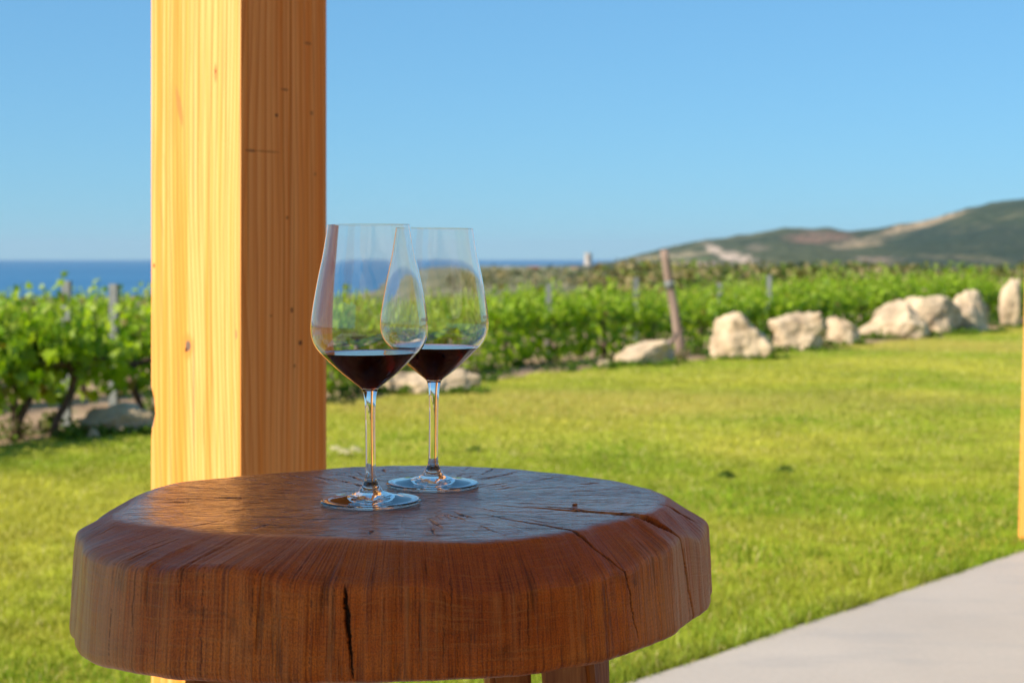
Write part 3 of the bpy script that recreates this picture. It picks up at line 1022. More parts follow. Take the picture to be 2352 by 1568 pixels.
def make_glass(x, y, sc, tilt, label, wlabel, rot):
    root = empty('wine_glass', (x, y, ZT + .0006), rot)
    root.scale = (sc, sc, sc); root.rotation_euler = (0, tilt, 0)
    tag(root, label, 'wine glass', 'wine glasses on the log table')
    v, f = lathe(catmull(FOOT, 4)); mesh_obj('foot', v, f, MAT['glass'], root)
    v, f = lathe(catmull(STEM, 4), 96); mesh_obj('stem', v, f, MAT['glass'], root)
    o = catmull(BOWL, 6)
    rr, rz = o[-1]
    ir = INN[-1][0]
    inn = INN[:-1] + [(ir, rz)]
    hw = (rr - ir) / 2
    cap = [(rr - hw + hw * math.cos(q), rz + .8 * hw * math.sin(q)) for q in np.linspace(0, math.pi, 7)]
    prof = o + [None] + cap + [None] + inn[::-1]
    v, f = lathe(prof, 160); mesh_obj('bowl', v, f, MAT['glass'], root)
    # engraving on the right of the bowl
    vs = []
    A0 = rad(-90 + 92)
    zc = .1420
    for (tx, ty, _) in TXT[0]:
        z = zc + ty
        r, sl = outer_at(z)
        a = A0 + tx / .0455
        vs.append(((r + .00022) * math.cos(a), (r + .00022) * math.sin(a), z))
    mesh_obj('engraving', vs, TXT[1], MAT['etch'], root, smooth=False)
    # wine: fills the bowl up to its level
    wp = []
    for r, z in INN:
        if z < LEVEL: wp.append((r + (.00012 if r > 1e-6 else 0), z - .00012))
    rl = float(np.interp(LEVEL, [p[1] for p in INN], [p[0] for p in INN])) + .00012
    wp += [(rl, LEVEL), (rl + .0004, LEVEL + .0006), (rl - .0003, LEVEL + .00035), (rl - .0012, LEVEL + .0001), (rl - .003, LEVEL), (rl * .5, LEVEL), (0, LEVEL)]
    v, f = lathe(wp, 160)
    wo = mesh_obj('red_wine', v, f, MAT['wine'])
    wo.location = root.location; wo.scale = root.scale; wo.rotation_euler = root.rotation_euler
    tag(wo, wlabel, 'wine')
    return root


gx, gy = (852 - 1176) / F * 1.254, 1.254
make_glass(gx, gy, 1.0, -rad(.45), 'stemmed wine glass nearer the camera, one third full of dark red wine', 'dark red wine inside the nearer wine glass', 0)
gx, gy = (994.5 - 1176) / F * 1.348, 1.348
make_glass(gx, gy, .995, rad(.55), 'stemmed wine glass standing farther back, partly hidden by the other glass', 'dark red wine inside the farther wine glass', 0)

# ------------------------------------------------------------------ boulders
ROCKS = []


def make_rock(name, u0, u1, vt, vb, seed, label, planes=(), shear=0.0, depth=.8, lumps=.28, cat='boulder', group='pale boulders lining the lawn', push=0.0, rot=None, squash=1.0):
    d = dist(vb); w = (u1 - u0) / F * d; h = (vb - vt) / F * d
    bm = bmesh.new(); bmesh.ops.create_icosphere(bm, subdivisions=5, radius=1.0)
    rnd = random.Random(seed)
    pl = []
    for i in range(11):
        n = Vector((rnd.gauss(0, 1), rnd.gauss(0, 1), rnd.gauss(0, .8))).normalized()
        pl.append((n, rnd.uniform(.62, .9)))
    for n, dd in planes: pl.append((Vector(n).normalized(), dd))
    so = Vector((seed * 3.7, seed * 1.9, seed * .7))
    for v in bm.verts:
        p = v.co.copy()
        for n, dd in pl:
            k = p.dot(n) - dd
            if k > 0: p -= n * k * .88
        r = 1 + lumps * mnoise.fractal(p * 1.3 + so, 1.0, 2.0, 4) + .035 * mnoise.fractal(p * 4.5 + so, .9, 2.1, 4) - .06 * max(0, .12 - abs(mnoise.noise(p * 1.9 + so))) / .12
        v.co = p * r
    xs = [v.co.x for v in bm.verts]; zs = [v.co.z for v in bm.verts]
    x0, x1 = min(xs), max(xs); z0, z1 = min(zs), max(zs)
    zc = z0 + (z1 - z0) * .27         # buried part
    for v in bm.verts:
        x = ((v.co.x - x0) / (x1 - x0) - .5) * w * 1.05; z = (v.co.z - zc) / (z1 - zc) * h
        v.co = Vector((x + shear * z, v.co.y * w * .5 * depth, z))
    o = bm_obj(name, bm, MAT['rock'], smooth=True)
    cx = ((u0 + u1) / 2 - 1176) / F * d
    o.location = (cx, d + w * .5 * depth * .75 + push, 0.0)
    tag(o, label, cat, group)
    ROCKS.append((cx, d, w))
    return o


make_rock('boulder', 1640, 1780, 716, 828, 3, 'pale boulder with steep left side, first of the line right of the leaning post', [((-1, -.4, .1), .55), ((.75, -.1, .6), .55)], lumps=.22)
make_rock('boulder', 1772, 1906, 716, 808, 5, 'broad two-humped ochre-stained boulder, second from the leaning wooden post', [((0, -1, .2), .6)], lumps=.3)
make_rock('boulder', 1898, 1978, 727, 794, 8, 'small rounded boulder, lowest of the line right of the leaning post', [], lumps=.2)
make_rock('boulder', 1975, 2150, 688, 779, 11, 'wide grey-veined boulder with a pointed top and a long left slope', [((-.7, -.2, .65), .42), ((.8, 0, .6), .62)], lumps=.22)
make_rock('boulder', 2096, 2246, 681, 771, 14, 'cream boulder with a dark right face wedged between two larger ones', [((.7, -.7, 0), .5), ((0, 0, 1), .7)], lumps=.25, push=.45)
make_rock('boulder', 2186, 2312, 668, 766, 17, 'tall brown-stained boulder next to the narrow upright one', [((.8, -.5, .3), .5)], lumps=.25, push=.5)
make_rock('boulder', 2303, 2352, 640, 753, 21, 'narrow upright cream boulder beside the right-hand timber post', [((1, -.3, 0), .6), ((-1, 0, .1), .6)], lumps=.15, depth=1.2)
make_rock('boulder', 1418, 1545, 782, 843, 24, 'low pale boulder leaning up towards the foot of the wooden vine post', [((-.55, -.2, .8), .3)], lumps=.18, push=.1)
make_rock('boulder', 866, 1100, 846, 908, 27, 'long low pale boulder seen between the two wine glass stems', [((-.2, -.4, .9), .3), ((.6, -.7, .2), .4)], lumps=.2, depth=.45)
make_rock('boulder', 176, 352, 928, 1000, 30, 'long low grey boulder with sunlit top, left of the big timber post', [((.5, -.9, -.1), .45), ((-.3, -.45, .8), .38)], lumps=.22, depth=.55)
make_rock('stone', 1372, 1410, 826, 848, 33, 'small pale stone on the soil left of the low leaning boulder', cat='stone', group='small stones at the lawn edge')
make_rock('stone', 1508, 1552, 795, 838, 36, 'small round grey stone at the foot of the wooden vine post', cat='stone', group='small stones at the lawn edge')
make_rock('stone', 1172, 1196, 826, 842, 39, 'small cream stone under the vines right of the farther wine glass', cat='stone', group='small stones at the lawn edge')
make_rock('stone', 236, 262, 968, 992, 42, 'little sunlit stone in front of the long grey boulder', cat='stone', group='small stones at the lawn edge', push=-.35)
make_rock('stone', 150, 178, 985, 1008, 45, 'little pale stone beside the second vine trunk on the left', cat='stone', group='small stones at the lawn edge')
make_rock('stone', 1108, 1128, 862, 880, 48, 'small brownish stone at the right end of the long low boulder', cat='stone', group='small stones at the lawn edge')

# ------------------------------------------------------------------ vineyard
ROW = [(-1300, 5.4), (-420, 7.4), (-60, 8.45), (35, 8.85), (300, 9.75), (500, 10.6), (1000, 13.7), (1230, 15.4), (1560, 17.4), (2000, 21.8), (2340, 26.5), (2700, 33.0)]
ROW_W = np.array([ud(u, d) for u, d in ROW])

LEAF = []
for a, r in [(-90, .25), (-60, .78), (-38, .92), (-12, .62), (18, .98), (42, .66), (68, .80), (90, 1.12), (112, .80), (138, .66), (162, .98), (192, .62), (218, .92), (240, .78)]:
    LEAF.append((math.cos(rad(a)) * r, math.sin(rad(a)) * r))


def leaf_geo(acc, p, nrm, up, size, col, rnd, simple=False):
    vs, fs, cs = acc
    n = nrm.normalized()
    t = up - n * up.dot(n)
    if t.length < 1e-3: t = Vector((1, 0, 0)) - n * n.x
    t.normalize(); s = t.cross(n)
    b = len(vs)
    fold = rnd.uniform(.1, .4); droop = rnd.uniform(.05, .4)
    vs.append(p); cs.append(col)
    pts = LEAF[::2] if simple else LEAF
    for (x, y) in pts:
        q = p + (s * x + t * y) * size + n * (abs(x) * fold - (x * x + y * y) * droop) * size
        vs.append(q); cs.append(col)
    m = len(pts)
    for k in range(m - (0 if simple else 0)):
        fs.append((b, b + 1 + k, b + 1 + (k + 1) % m))


def leaf_col(rnd, young=0.0):
    k = rnd.random()
    base = Vector((.14, .28, .007)).lerp(Vector((.38, .53, .02)), k)
    if rnd.random() < .22 + young * .3: base = base.lerp(Vector((.42, .50, .07)), rnd.uniform(.3, 1))
    if rnd.random() < .05: base = Vector((.26, .22, .05))
    return base


def make_vine_meshes(seed, simple=False, top=.84, bottom=.30, half=.5):
    rnd = random.Random(seed)
    bx = rnd.uniform(-.06, .06)
    path = [(bx * -1.2, 0, -.03), (bx * -.6, rnd.uniform(-.02, .02), .1), (bx, rnd.uniform(-.03, .03), .22), (bx * 1.5, 0, .33), (bx * .6, 0, .42)]
    tv, tf = tube(path, [.030, .024, .021, .022, .026], 8, .35, seed)
    for sx in (-1, 1):
        v2, f2 = tube([(bx * .6, 0, .40), (sx * .2, rnd.uniform(-.02, .02), .43), (sx * half, 0, .42)], [.020, .015, .009], 6, .3, seed + 1)
        o = len(tv); tv += v2; tf += [tuple(i + o for i in f) for f in f2]
    acc = [[], [], []]
    sv, sf = [], []
    nsh = 15
    for i in range(nsh):
        x = -half + 2 * half * (i + rnd.random()) / nsh
        h = rnd.uniform(top - .22, top) - .42
        if rnd.random() < .3: h += rnd.uniform(.04, .16)
        lx, ly = rnd.gauss(0, .07), rnd.gauss(0, .10)
        pts = []
        for k in range(6):
            f = k / 5
            pts.append(Vector((x + lx * f, ly * f + .03 * math.sin(3 * f + i), .42 + h * f)))
        v2, f2 = tube(pts, [.004 * (1 - .6 * k / 5) for k in range(6)], 4)
        o = len(sv); sv += v2; sf += [tuple(j + o for j in f) for f in f2]
        nl = int(h / .030)
        for k in range(nl):
            f = (k + .5) / nl
            p = pts[int(f * 4.99)].lerp(pts[min(5, int(f * 4.99) + 1)], (f * 4.99) % 1)
            a = rnd.uniform(0, 2 * math.pi)
            off = Vector((math.cos(a), math.sin(a), rnd.uniform(-.4, .4))) * rnd.uniform(.03, .10) * (1.1 - .55 * f)
            n = off.normalized() + Vector((0, 0, .45)) + Vector((rnd.gauss(0, .4), rnd.gauss(0, .4), rnd.gauss(0, .3)))
            leaf_geo(acc, p + off, n, Vector((rnd.gauss(0, .5), rnd.gauss(0, .5), -1 + 1.6 * (f > .8))), rnd.uniform(.034, .060) * (1.05 - .45 * f), leaf_col(rnd, f ** 3), rnd, simple)
    for i in range((90 if bottom > .2 else 190) if not simple else 60):           # lower skirt of leaves around the cordon
        p = Vector((rnd.uniform(-half, half), rnd.gauss(0, .11), rnd.uniform(bottom, .56)))
        n = Vector((rnd.gauss(0, .6), rnd.gauss(0, 1), .5 + rnd.gauss(0, .3)))
        leaf_geo(acc, p, n, Vector((rnd.gauss(0, .4), 0, -1)), rnd.uniform(.038, .064), leaf_col(rnd) * .9, rnd, simple)
    # trunk
    tm = bpy.data.meshes.new('trunk')
    tm.from_pydata([tuple(v) for v in tv], [], tf); tm.materials.append(MAT['bark'])
    tm.polygons.foreach_set('use_smooth', [True] * len(tm.polygons))
    fm = bpy.data.meshes.new('foliage')
    nl = len(acc[0])
    allv = [tuple(v) for v in acc[0]] + [tuple(v) for v in sv]
    allf = acc[1] + [tuple(j + nl for j in f) for f in sf]
    fm.from_pydata(allv, [], allf); fm.materials.append(MAT['vine'])
    at = fm.attributes.new('Col', 'FLOAT_COLOR', 'POINT')
    cc = []
    for c in acc[2]: cc += [c[0], c[1], c[2], 1]
    for _ in sv: cc += [.12, .16, .03, 1]
    at.data.foreach_set('color', cc)
    return tm, fm


VINES_L = [make_vine_meshes(100 + i, False, .76, .20) for i in range(5)]
VINES = [make_vine_meshes(150 + i, False, .84, .06) for i in range(6)]
VINES_S = [make_vine_meshes(200 + i, True) for i in range(4)]


def place_vine(x, y, rz, sc, pair, label, group):
    r = empty('grapevine', (x, y, float(ground_z(x, y))), rz)
    r.scale = (1, 1, sc)
    tag(r, label, 'grapevine', group)
    for nm, me in zip(('trunk', 'foliage'), pair):
        o = bpy.data.objects.new(nm, me); link(o); o.parent = r


seg = np.hypot(*np.diff(ROW_W, axis=0).T)
cum = np.concatenate([[0], np.cumsum(seg)])
ORD = ['', 'second', 'third', 'fourth', 'fifth', 'sixth', 'seventh']
rv_ = random.Random(5)
nv = 0
for k in range(6):
    off = k * 1.9
    # offset polyline
    s = 0.0
    ts = np.arange(0, cum[-1], .92)
    for ti, t in enumerate(ts):
        t = t + rv_.uniform(-.08, .08)
        x = float(np.interp(t, cum, ROW_W[:, 0])); y = float(np.interp(t, cum, ROW_W[:, 1]))
        x2_ = float(np.interp(t + .5, cum, ROW_W[:, 0])); y2_ = float(np.interp(t + .5, cum, ROW_W[:, 1]))
        dx, dy = x2_ - x, y2_ - y
        L = math.hypot(dx, dy) or 1
        dx, dy = dx / L, dy / L
        x += -dy * off; y += dx * off
        u = 1176 + F * x / y
        if u < -520 or u > 2680: continue
        if 1340 > u > 1250 and k == 0 and rv_.random() < .3: pass
        ang = math.atan2(dy, dx) + (math.pi if rv_.random() < .5 else 0) + rv_.gauss(0, .06)
        sc = rv_.uniform(.84, 1.10) * (1.0 - .14 * float(smoothstep(np.float64(u), 650, 1000)) + .09 * float(smoothstep(np.float64(u), 1650, 2100)))
        pair = rv_.choice(VINES_S if k > 1 else VINES if (u > 500 and k == 0) else VINES_L)
        if k == 0:
            label = 'leafy bright green grapevine in the front row along the lawn edge'
            if u < 0: label = 'leafy grapevine at the left picture edge, front row'
            grp = 'grapevines of the front row'
        else:
            label = f'green grapevine in the {ORD[k]} row back from the lawn'
            grp = f'grapevines of the {ORD[k]} row'
        place_vine(x, y, ang, float(sc), pair, label, grp)
        nv += 1
print('vines', nv)
# the two end vines whose bare trunks show on the left
for (u, v, sd, lab) in [(36, 1008, 301, 'grapevine with bare forked trunk nearest the left edge of the photo'), (142, 1003, 302, 'grapevine with thin bare trunk left of the long grey boulder')]:
    x, y = gp(u, v)
    place_vine(x, y, .9, 1.0, make_vine_meshes(sd, False, .80, .34, .36), lab, 'grapevines with bare trunks')

# stakes
def stake(u, vt, d, label):
    d = max(d, float(np.interp(u, [a for a, b in ROW], [b for a, b in ROW])) + .22)
    x, y = ud(u, d)
    z0 = float(ground_z(x, y)); z1 = EYE - (vt - V0) / F * d
    w_ = .0265; b = .003
    sec = [(-w_, -w_ * .6), (w_, -w_ * .6), (w_, w_ * .6), (w_ - b, w_ * .6), (w_ - b, -w_ * .6 + b), (-w_ + b, -w_ * .6 + b), (-w_ + b, w_ * .6), (-w_, w_ * .6)]
    vs = [(a, c, z0 - .05 - z0) for a, c in sec] + [(a, c, z1 - z0) for a, c in sec]
    m = len(sec)
    fs = [(k, (k + 1) % m, m + (k + 1) % m, m + k) for k in range(m)] + [tuple(range(m))[::-1], tuple(range(m, 2 * m))]
    o = mesh_obj('vine_stake', vs, fs, MAT['stake'], smooth=False)
    o.location = (x, y, z0); o.rotation_euler = (0, 0, random.uniform(-.4, .2))
    tag(o, label, 'stake', 'galvanised vineyard stakes')


stake(153, 645, 9.1, 'grey metal stake half sunk in leaves, left of the stake by the boulder')
stake(262, 652, 9.3, 'grey metal stake with bare foot behind the long grey boulder')
stake(1461, 637, 16.3, 'tall grey stake in the vines left of the leaning wooden post')
stake(1767, 632, 19.0, 'grey stake rising above the vines behind the two-humped boulder')
stake(1260, 652, 15.3, 'grey stake between the farther glass and the tall stake')
stake(1652, 650, 18.0, 'grey stake above the steep-sided boulder right of the wooden post')

# leaning wooden end post
x, y = gp(1566, 826)
d = y
zt = EYE - (574 - V0) / F * d
dx = (1528 - 1566) / F * d
root = empty('wooden_vine_post', (x, y, 0))
tag(root, 'weathered round wooden post leaning left at the end of the vines', 'wooden post')
n = 14
path = [(dx * f + .012 * math.sin(5 * f), .02 * math.sin(4 * f), -.06 + (zt + .06) * f) for f in np.linspace(0, 1, n)]
v, f = tube(path, [.050 - .010 * i / n for i in range(n)], 14, .12, 3)
mesh_obj('pole', v, f, MAT['oldwood'], root)
fz = [.665, .70, .735]
v, f = tube([(dx * q + .012 * math.sin(5 * q), .02 * math.sin(4 * q), -.06 + (zt + .06) * q) for q in fz], [.048, .050, .048], 14, .05, 4)
mesh_obj('wire_wrap', v, f, MAT['stake'], root)
# slanting brace stick leaning on the low boulder
x1, y1 = gp(1490, 835); 
bz = [(0, 0, 0), ((1524 - 1490) / F * y1 * .5, .02, .13), ((1524 - 1490) / F * y1 + .05, .05, EYE - (768 - V0) / F * y1 + .02)]
v, f = tube(bz, [.028, .026, .022], 8, .2, 6)
st = mesh_obj('brace_stick', v, f, MAT['oldwood']); st.location = (x1 + .08, y1 - .05, 0)
tag(st, 'short brown stick slanting up beside the low pale boulder', 'stick')


# ------------------------------------------------------------------ scrub behind the vineyard
def clump(acc, c, r, h, n, cols, rnd, size):
    for i in range(n):
        a = rnd.uniform(0, 2 * math.pi); ph = math.acos(rnd.uniform(-.1, 1)); rr = rnd.uniform(.55, 1.05)
        p = Vector((c[0] + math.cos(a) * math.sin(ph) * r * rr, c[1] + math.sin(a) * math.sin(ph) * r * rr, c[2] + math.cos(ph) * h * rr))
        nn = Vector((rnd.gauss(0, 1), rnd.gauss(0, 1), rnd.gauss(.4, .8))).normalized()
        s1 = nn.cross(Vector((.3, .2, 1))).normalized(); s2 = nn.cross(s1)
        sz = size * rnd.uniform(.6, 1.4)
        b = len(acc[0])
        acc[0] += [p - s1 * sz, p + s2 * sz * .7, p + s1 * sz, p - s2 * sz * .7]
        acc[1].append((b, b + 1, b + 2, b + 3))
        col = Vector(cols[0]).lerp(Vector(cols[1]), rnd.random())
        acc[2] += [col] * 4


def finish(name, acc, mat, parent=None):
    co = np.array([tuple(v) for v in acc[0]]); cl = np.array([tuple(c) for c in acc[2]])
    fs = np.array(acc[1])
    return np_mesh(name, co, fs.ravel(), np.full(len(fs), 4), mat, colors=cl, parent=parent)


rnd = random.Random(77)
acc = [[], [], []]
PAL = [((.05, .075, .012), (.15, .17, .03)), ((.10, .10, .02), (.23, .20, .05)), ((.07, .12, .016), (.20, .27, .04)), ((.15, .13, .05), (.30, .24, .11))]
for i in range(620):
    u = rnd.uniform(1395, 2700); d = rnd.uniform(40, 120)
    x, y = ud(u, d); g = float(ground_z(x, y))
    vt = 597 + 12 * rnd.random() + 6 * (u > 2050) + 14 * max(0, (1420 - u) / 90)
    vt += 6 * mnoise.noise(Vector((u * .012, 0, 0)))
    top = EYE - (vt - V0) / F * d
    h = top - g
    if h < .25: continue
    h = min(h, 2.6) * (1.0 if rnd.random() < .35 else rnd.uniform(.5, .9))
    clump(acc, (x, y, g), h * rnd.uniform(.8, 1.4), h, 70, rnd.choice(PAL), rnd, .05 + d * .0011)
for i in range(200):          # thinner growth seen over the vines in the middle
    u = rnd.uniform(1050, 1420); d = rnd.uniform(110, 600)
    x, y = ud(u, d); g = float(ground_z(x, y))
    h = rnd.uniform(.8, 2.2)
    clump(acc, (x, y, g - .1), h * 1.3, h, 40, rnd.choice(PAL[3:] + [((.13, .13, .08), (.26, .24, .15)), ((.10, .13, .06), (.22, .24, .11))]), rnd, .06 + d * .001)
o = finish('scrubland', acc, MAT['bush'])
tag(o, 'dark olive band of low coastal scrub behind the vineyard', 'scrub', kind='stuff')
# one darker bush that stands out left of the wooden post
acc = [[], [], []]
x, y = ud(1440, 62); g = float(ground_z(x, y))
for a, b, r in ((0, 0, .75), (-.8, .2, .6), (.7, .1, .7)):
    clump(acc, (a, b, 0), r, EYE - (600 - V0) / F * 62 - g - .1 * abs(a), 260, PAL[0], rnd, .07)
r = empty('dark_bush', (x, y, g)); tag(r, 'dark green bush on the skyline left of the leaning wooden post', 'bush')
finish('foliage', acc, MAT['bush'], r)
v, f = tube([(0, 0, -.1), (.03, 0, .3), (.1, .05, .7)], [.05, .04, .02], 7, .2, 9); mesh_obj('trunk', v, f, MAT['bark'], r)


# ------------------------------------------------------------------ far buildings and tower
MAT['stone_far'] = m_plain('pale_tower_stone', (.50, .44, .38), .9, .35, .3)
MAT['white_far'] = m_plain('white_house_wall', (.62, .58, .54), .9, .15, .3)
MAT['tile_far'] = m_plain('terracotta_tiles', (.45, .17, .10), .9, .3, 1)
MAT['dark_far'] = m_plain('dark_opening', (.05, .05, .05), .7, 0, 1)


def house(u, vb, d, wpx, hpx, label, roofmat, roof_h=.35, rz=.4):
    x, y = ud(u, d); z = EYE - (vb - V0) / F * d
    w = wpx / F * d; h = hpx / F * d
    r = empty('far_house', (x, y, z), rz); tag(r, label, 'house')
    bm = bmesh.new(); bm_box(bm, -w / 2, w / 2, -w * .35, w * .35, -3, h * (1 - roof_h)); bm_obj('wall', bm, MAT['white_far'], r)
    e = w * .04; zb = h * (1 - roof_h)
    vs = [(-w / 2 - e, -w * .35 - e, zb), (w / 2 + e, -w * .35 - e, zb), (w / 2 + e, w * .35 + e, zb), (-w / 2 - e, w * .35 + e, zb), (-w / 2 - e, 0, h), (w / 2 + e, 0, h)]
    mesh_obj('roof', vs, [(3, 2, 1, 0), (0, 1, 5, 4), (2, 3, 4, 5), (1, 2, 5), (3, 0, 4)], roofmat, r, smooth=False)
    for k in (-.25, .2):
        bm = bmesh.new(); bm_box(bm, w * (k - .06), w * (k + .06), -w * .35 - .06, -w * .35 + .05, h * .2, h * .45); bm_obj('window', bm, MAT['dark_far'], r)


house(1225, 627, 960, 22, 15, 'small far house with a red tiled roof on the headland', MAT['tile_far'])
house(1133, 637, 760, 27, 14, 'pale low far building just right of the farther glass rim', MAT['white_far'], .2, .1)
house(1164, 626, 980, 9, 13, 'tiny narrow white building on the shore beside the sea', MAT['white_far'], .2, .2)
house(1320, 622, 1150, 13, 8, 'tiny pinkish far house left of the stone tower', MAT['tile_far'])
d = 1600
x, y = ud(1351, d); z = EYE - (611 - V0) / F * d
r = empty('stone_tower', (x, y, z)); tag(r, 'distant round stone coastal watchtower on the horizon', 'tower')
kk = d / F
prof = [(0, -4), (10.5 * kk, -4), (9.2 * kk, 8 * kk), (8.4 * kk, 24 * kk), (9.4 * kk, 24.5 * kk), (9.4 * kk, 29 * kk), (7.6 * kk, 29 * kk), (7.6 * kk, 27 * kk), (0, 27 * kk)]
v, f = lathe(prof, 28); mesh_obj('wall', v, f, MAT['stone_far'], r, smooth=False)
bm = bmesh.new(); bm_box(bm, -1.2 * kk, 1.2 * kk, -9.3 * kk, -7.5 * kk, 14 * kk, 19 * kk); bm_obj('window', bm, MAT['dark_far'], r)
vs, fs = lathe([(2.4 * kk, 27 * kk), (2.4 * kk, 32 * kk), (0, 33 * kk)], 12); mesh_obj('turret', vs, fs, MAT['stone_far'], r, smooth=False)
bm = bmesh.new(); bmesh.ops.create_icosphere(bm, subdivisions=4, radius=1)
for v in bm.verts:
    v.co *= 1 + .25 * mnoise.fractal(v.co * 2, 1, 2, 3); v.co = Vector((v.co.x * 26 * kk, v.co.y * 26 * kk, v.co.z * 7 * kk - 2.0 * kk))
me = bpy.data.meshes.new('knoll'); bm.to_mesh(me); bm.free(); me.materials.append(m_plain('knoll_scrub', (.085, .085, .05), .95, .6, .05))
kn_ = bpy.data.objects.new('knoll', me); link(kn_); kn_.location = (x, y, z - 1.5); tag(kn_, kind='structure')


# ------------------------------------------------------------------ grass
def in_lawn(x, y):
    s = (x - P_T[0]) * N_T[0] + (y - P_T[1]) * N_T[1]
    near_ok = s < .012
    ex = np.array([p[0] for p in LAWN_FAR]); ey = np.array([p[1] for p in LAWN_FAR])
    # signed test against the far edge polyline using its direction coordinate
    ct, sn = math.sin(TH_L), math.cos(TH_L)
    te = ex * ct + ey * sn; ne = ex * sn - ey * ct       # ne decreases outward
    t = x * ct + y * sn; nn = x * sn - y * ct
    o = np.argsort(te)
    far_ok = nn > np.interp(t, te[o], ne[o])
    return near_ok & far_ok


def vnoise(x, y, sc, seed):
    """cheap smooth value noise in numpy"""
    r = np.random.default_rng(seed); G = r.random((256, 256))
    xs, ys = x * sc, y * sc
    xi = np.floor(xs).astype(int); yi = np.floor(ys).astype(int)
    fx = xs - xi; fy = ys - yi; fx = fx * fx * (3 - 2 * fx); fy = fy * fy * (3 - 2 * fy)
    g = lambda a, b: G[a % 256, b % 256]
    return (g(xi, yi) * (1 - fx) + g(xi + 1, yi) * fx) * (1 - fy) + (g(xi, yi + 1) * (1 - fx) + g(xi + 1, yi + 1) * fx) * fy


def build_grass():
    bands = [(2.6, 5.0, 15000, .0028, .024), (5.0, 8.0, 6500, .0040, .023), (8.0, 13.0, 2400, .0060, .022), (13.0, 26.0, 900, .010, .020)]
    X, Y, W, H = [], [], [], []
    for d0, d1, den, w, h in bands:
        lo, hi = -.50, .46
        area = (hi - lo) * (d1 * d1 - d0 * d0) / 2
        n = int(area * den)
        d = np.sqrt(RNG.uniform(d0 * d0, d1 * d1, n)); x = RNG.uniform(lo, hi, n) * d
        ok = in_lawn(x, d)
        x, d = x[ok], d[ok]
        X.append(x); Y.append(d); W.append(np.full(len(x), w)); H.append(np.full(len(x), h))
    # taller tufts where the mower misses the slab edge
    n = 9000
    t = RNG.uniform(-3, 6, n); s = -np.abs(RNG.normal(0, .045, n)) - .002
    X.append(P_T[0] + E_T[0] * t + N_T[0] * s); Y.append(P_T[1] + E_T[1] * t + N_T[1] * s); W.append(np.full(n, .0034)); H.append(np.full(n, .040))
    for tu, tv, cnt, hh in ((1950, 1330, 16, .09), (2010, 1335, 14, .10), (1720, 1300, 10, .08), (1650, 1420, 14, .07), (1500, 1440, 14, .07)):
        cx, cy = gp(tu, tv)
        X.append(RNG.normal(cx, .03, cnt)); Y.append(RNG.normal(cy, .03, cnt)); W.append(np.full(cnt, .006)); H.append(np.full(cnt, hh))
    x = np.concatenate(X); y = np.concatenate(Y); w = np.concatenate(W); h = np.concatenate(H)
    n = len(x)
    p1 = vnoise(x, y, .6, 1) * .6 + vnoise(x, y, 1.7, 2) * .4; p2 = vnoise(x, y, 6, 3)
    sl = (x - P_T[0]) * N_T[0] + (y - P_T[1]) * N_T[1]
    dry = np.clip((p1 - .5) * 2.6 + .12 + .40 * np.clip((-sl - .4) / 3.0, 0, 1), 0, 1)
    h = h * RNG.uniform(.55, 1.25, n) * (.75 + .5 * p2)
    a = RNG.uniform(0, 2 * math.pi, n)
    lean = RNG.uniform(.15, .9, n) * h; la = RNG.uniform(0, 2 * math.pi, n)
    ca, sa = np.cos(a) * w * .5, np.sin(a) * w * .5
    z0 = np.full(n, .006)
    v0 = np.stack([x - ca, y - sa, z0], 1); v1 = np.stack([x + ca, y + sa, z0], 1)
    mx, my = x + np.cos(la) * lean * .35, y + np.sin(la) * lean * .35
    v2 = np.stack([mx + ca * .75, my + sa * .75, z0 + h * .6], 1); v3 = np.stack([mx - ca * .75, my - sa * .75, z0 + h * .6], 1)
    v4 = np.stack([x + np.cos(la) * lean, y + np.sin(la) * lean, z0 + h * .95], 1)
    co = np.stack([v0, v1, v2, v3, v4], 1).reshape(-1, 3)
    b = (np.arange(n) * 5)[:, None]
    loops = np.concatenate([b + 0, b + 1, b + 2, b + 3, b + 3, b + 2, b + 4], 1).ravel()
    sizes = np.tile([4, 3], n)
    k = RNG.random(n)[:, None]
    g1 = np.array([.12, .23, .010]); g2 = np.array([.31, .40, .030]); yl = np.array([.48, .455, .065]); st = np.array([.66, .58, .26])
    c = g1 * (1 - k) + g2 * k
    c = c * (1 - dry[:, None] * .9) + yl * dry[:, None] * .9
    c = c * (.76 + .55 * vnoise(x, y, 9, 8) * (.6 + .8 * RNG.random(n)))[:, None]
    tan = np.clip((vnoise(x, y, .45, 21) - .66) * 5, 0, 1)[:, None] * .6
    c = c * (1 - tan) + np.array([.56, .42, .14]) * tan
    rr = RNG.random(n)
    c = np.where((rr < .05)[:, None], st, c)
    o = np_mesh('grass', co, loops, sizes, MAT['grass'], colors=np.repeat(c, 5, axis=0))
    tag(o, 'short mown yellow-green lawn grass', 'grass', kind='stuff')
    print('blades', n)


build_grass()

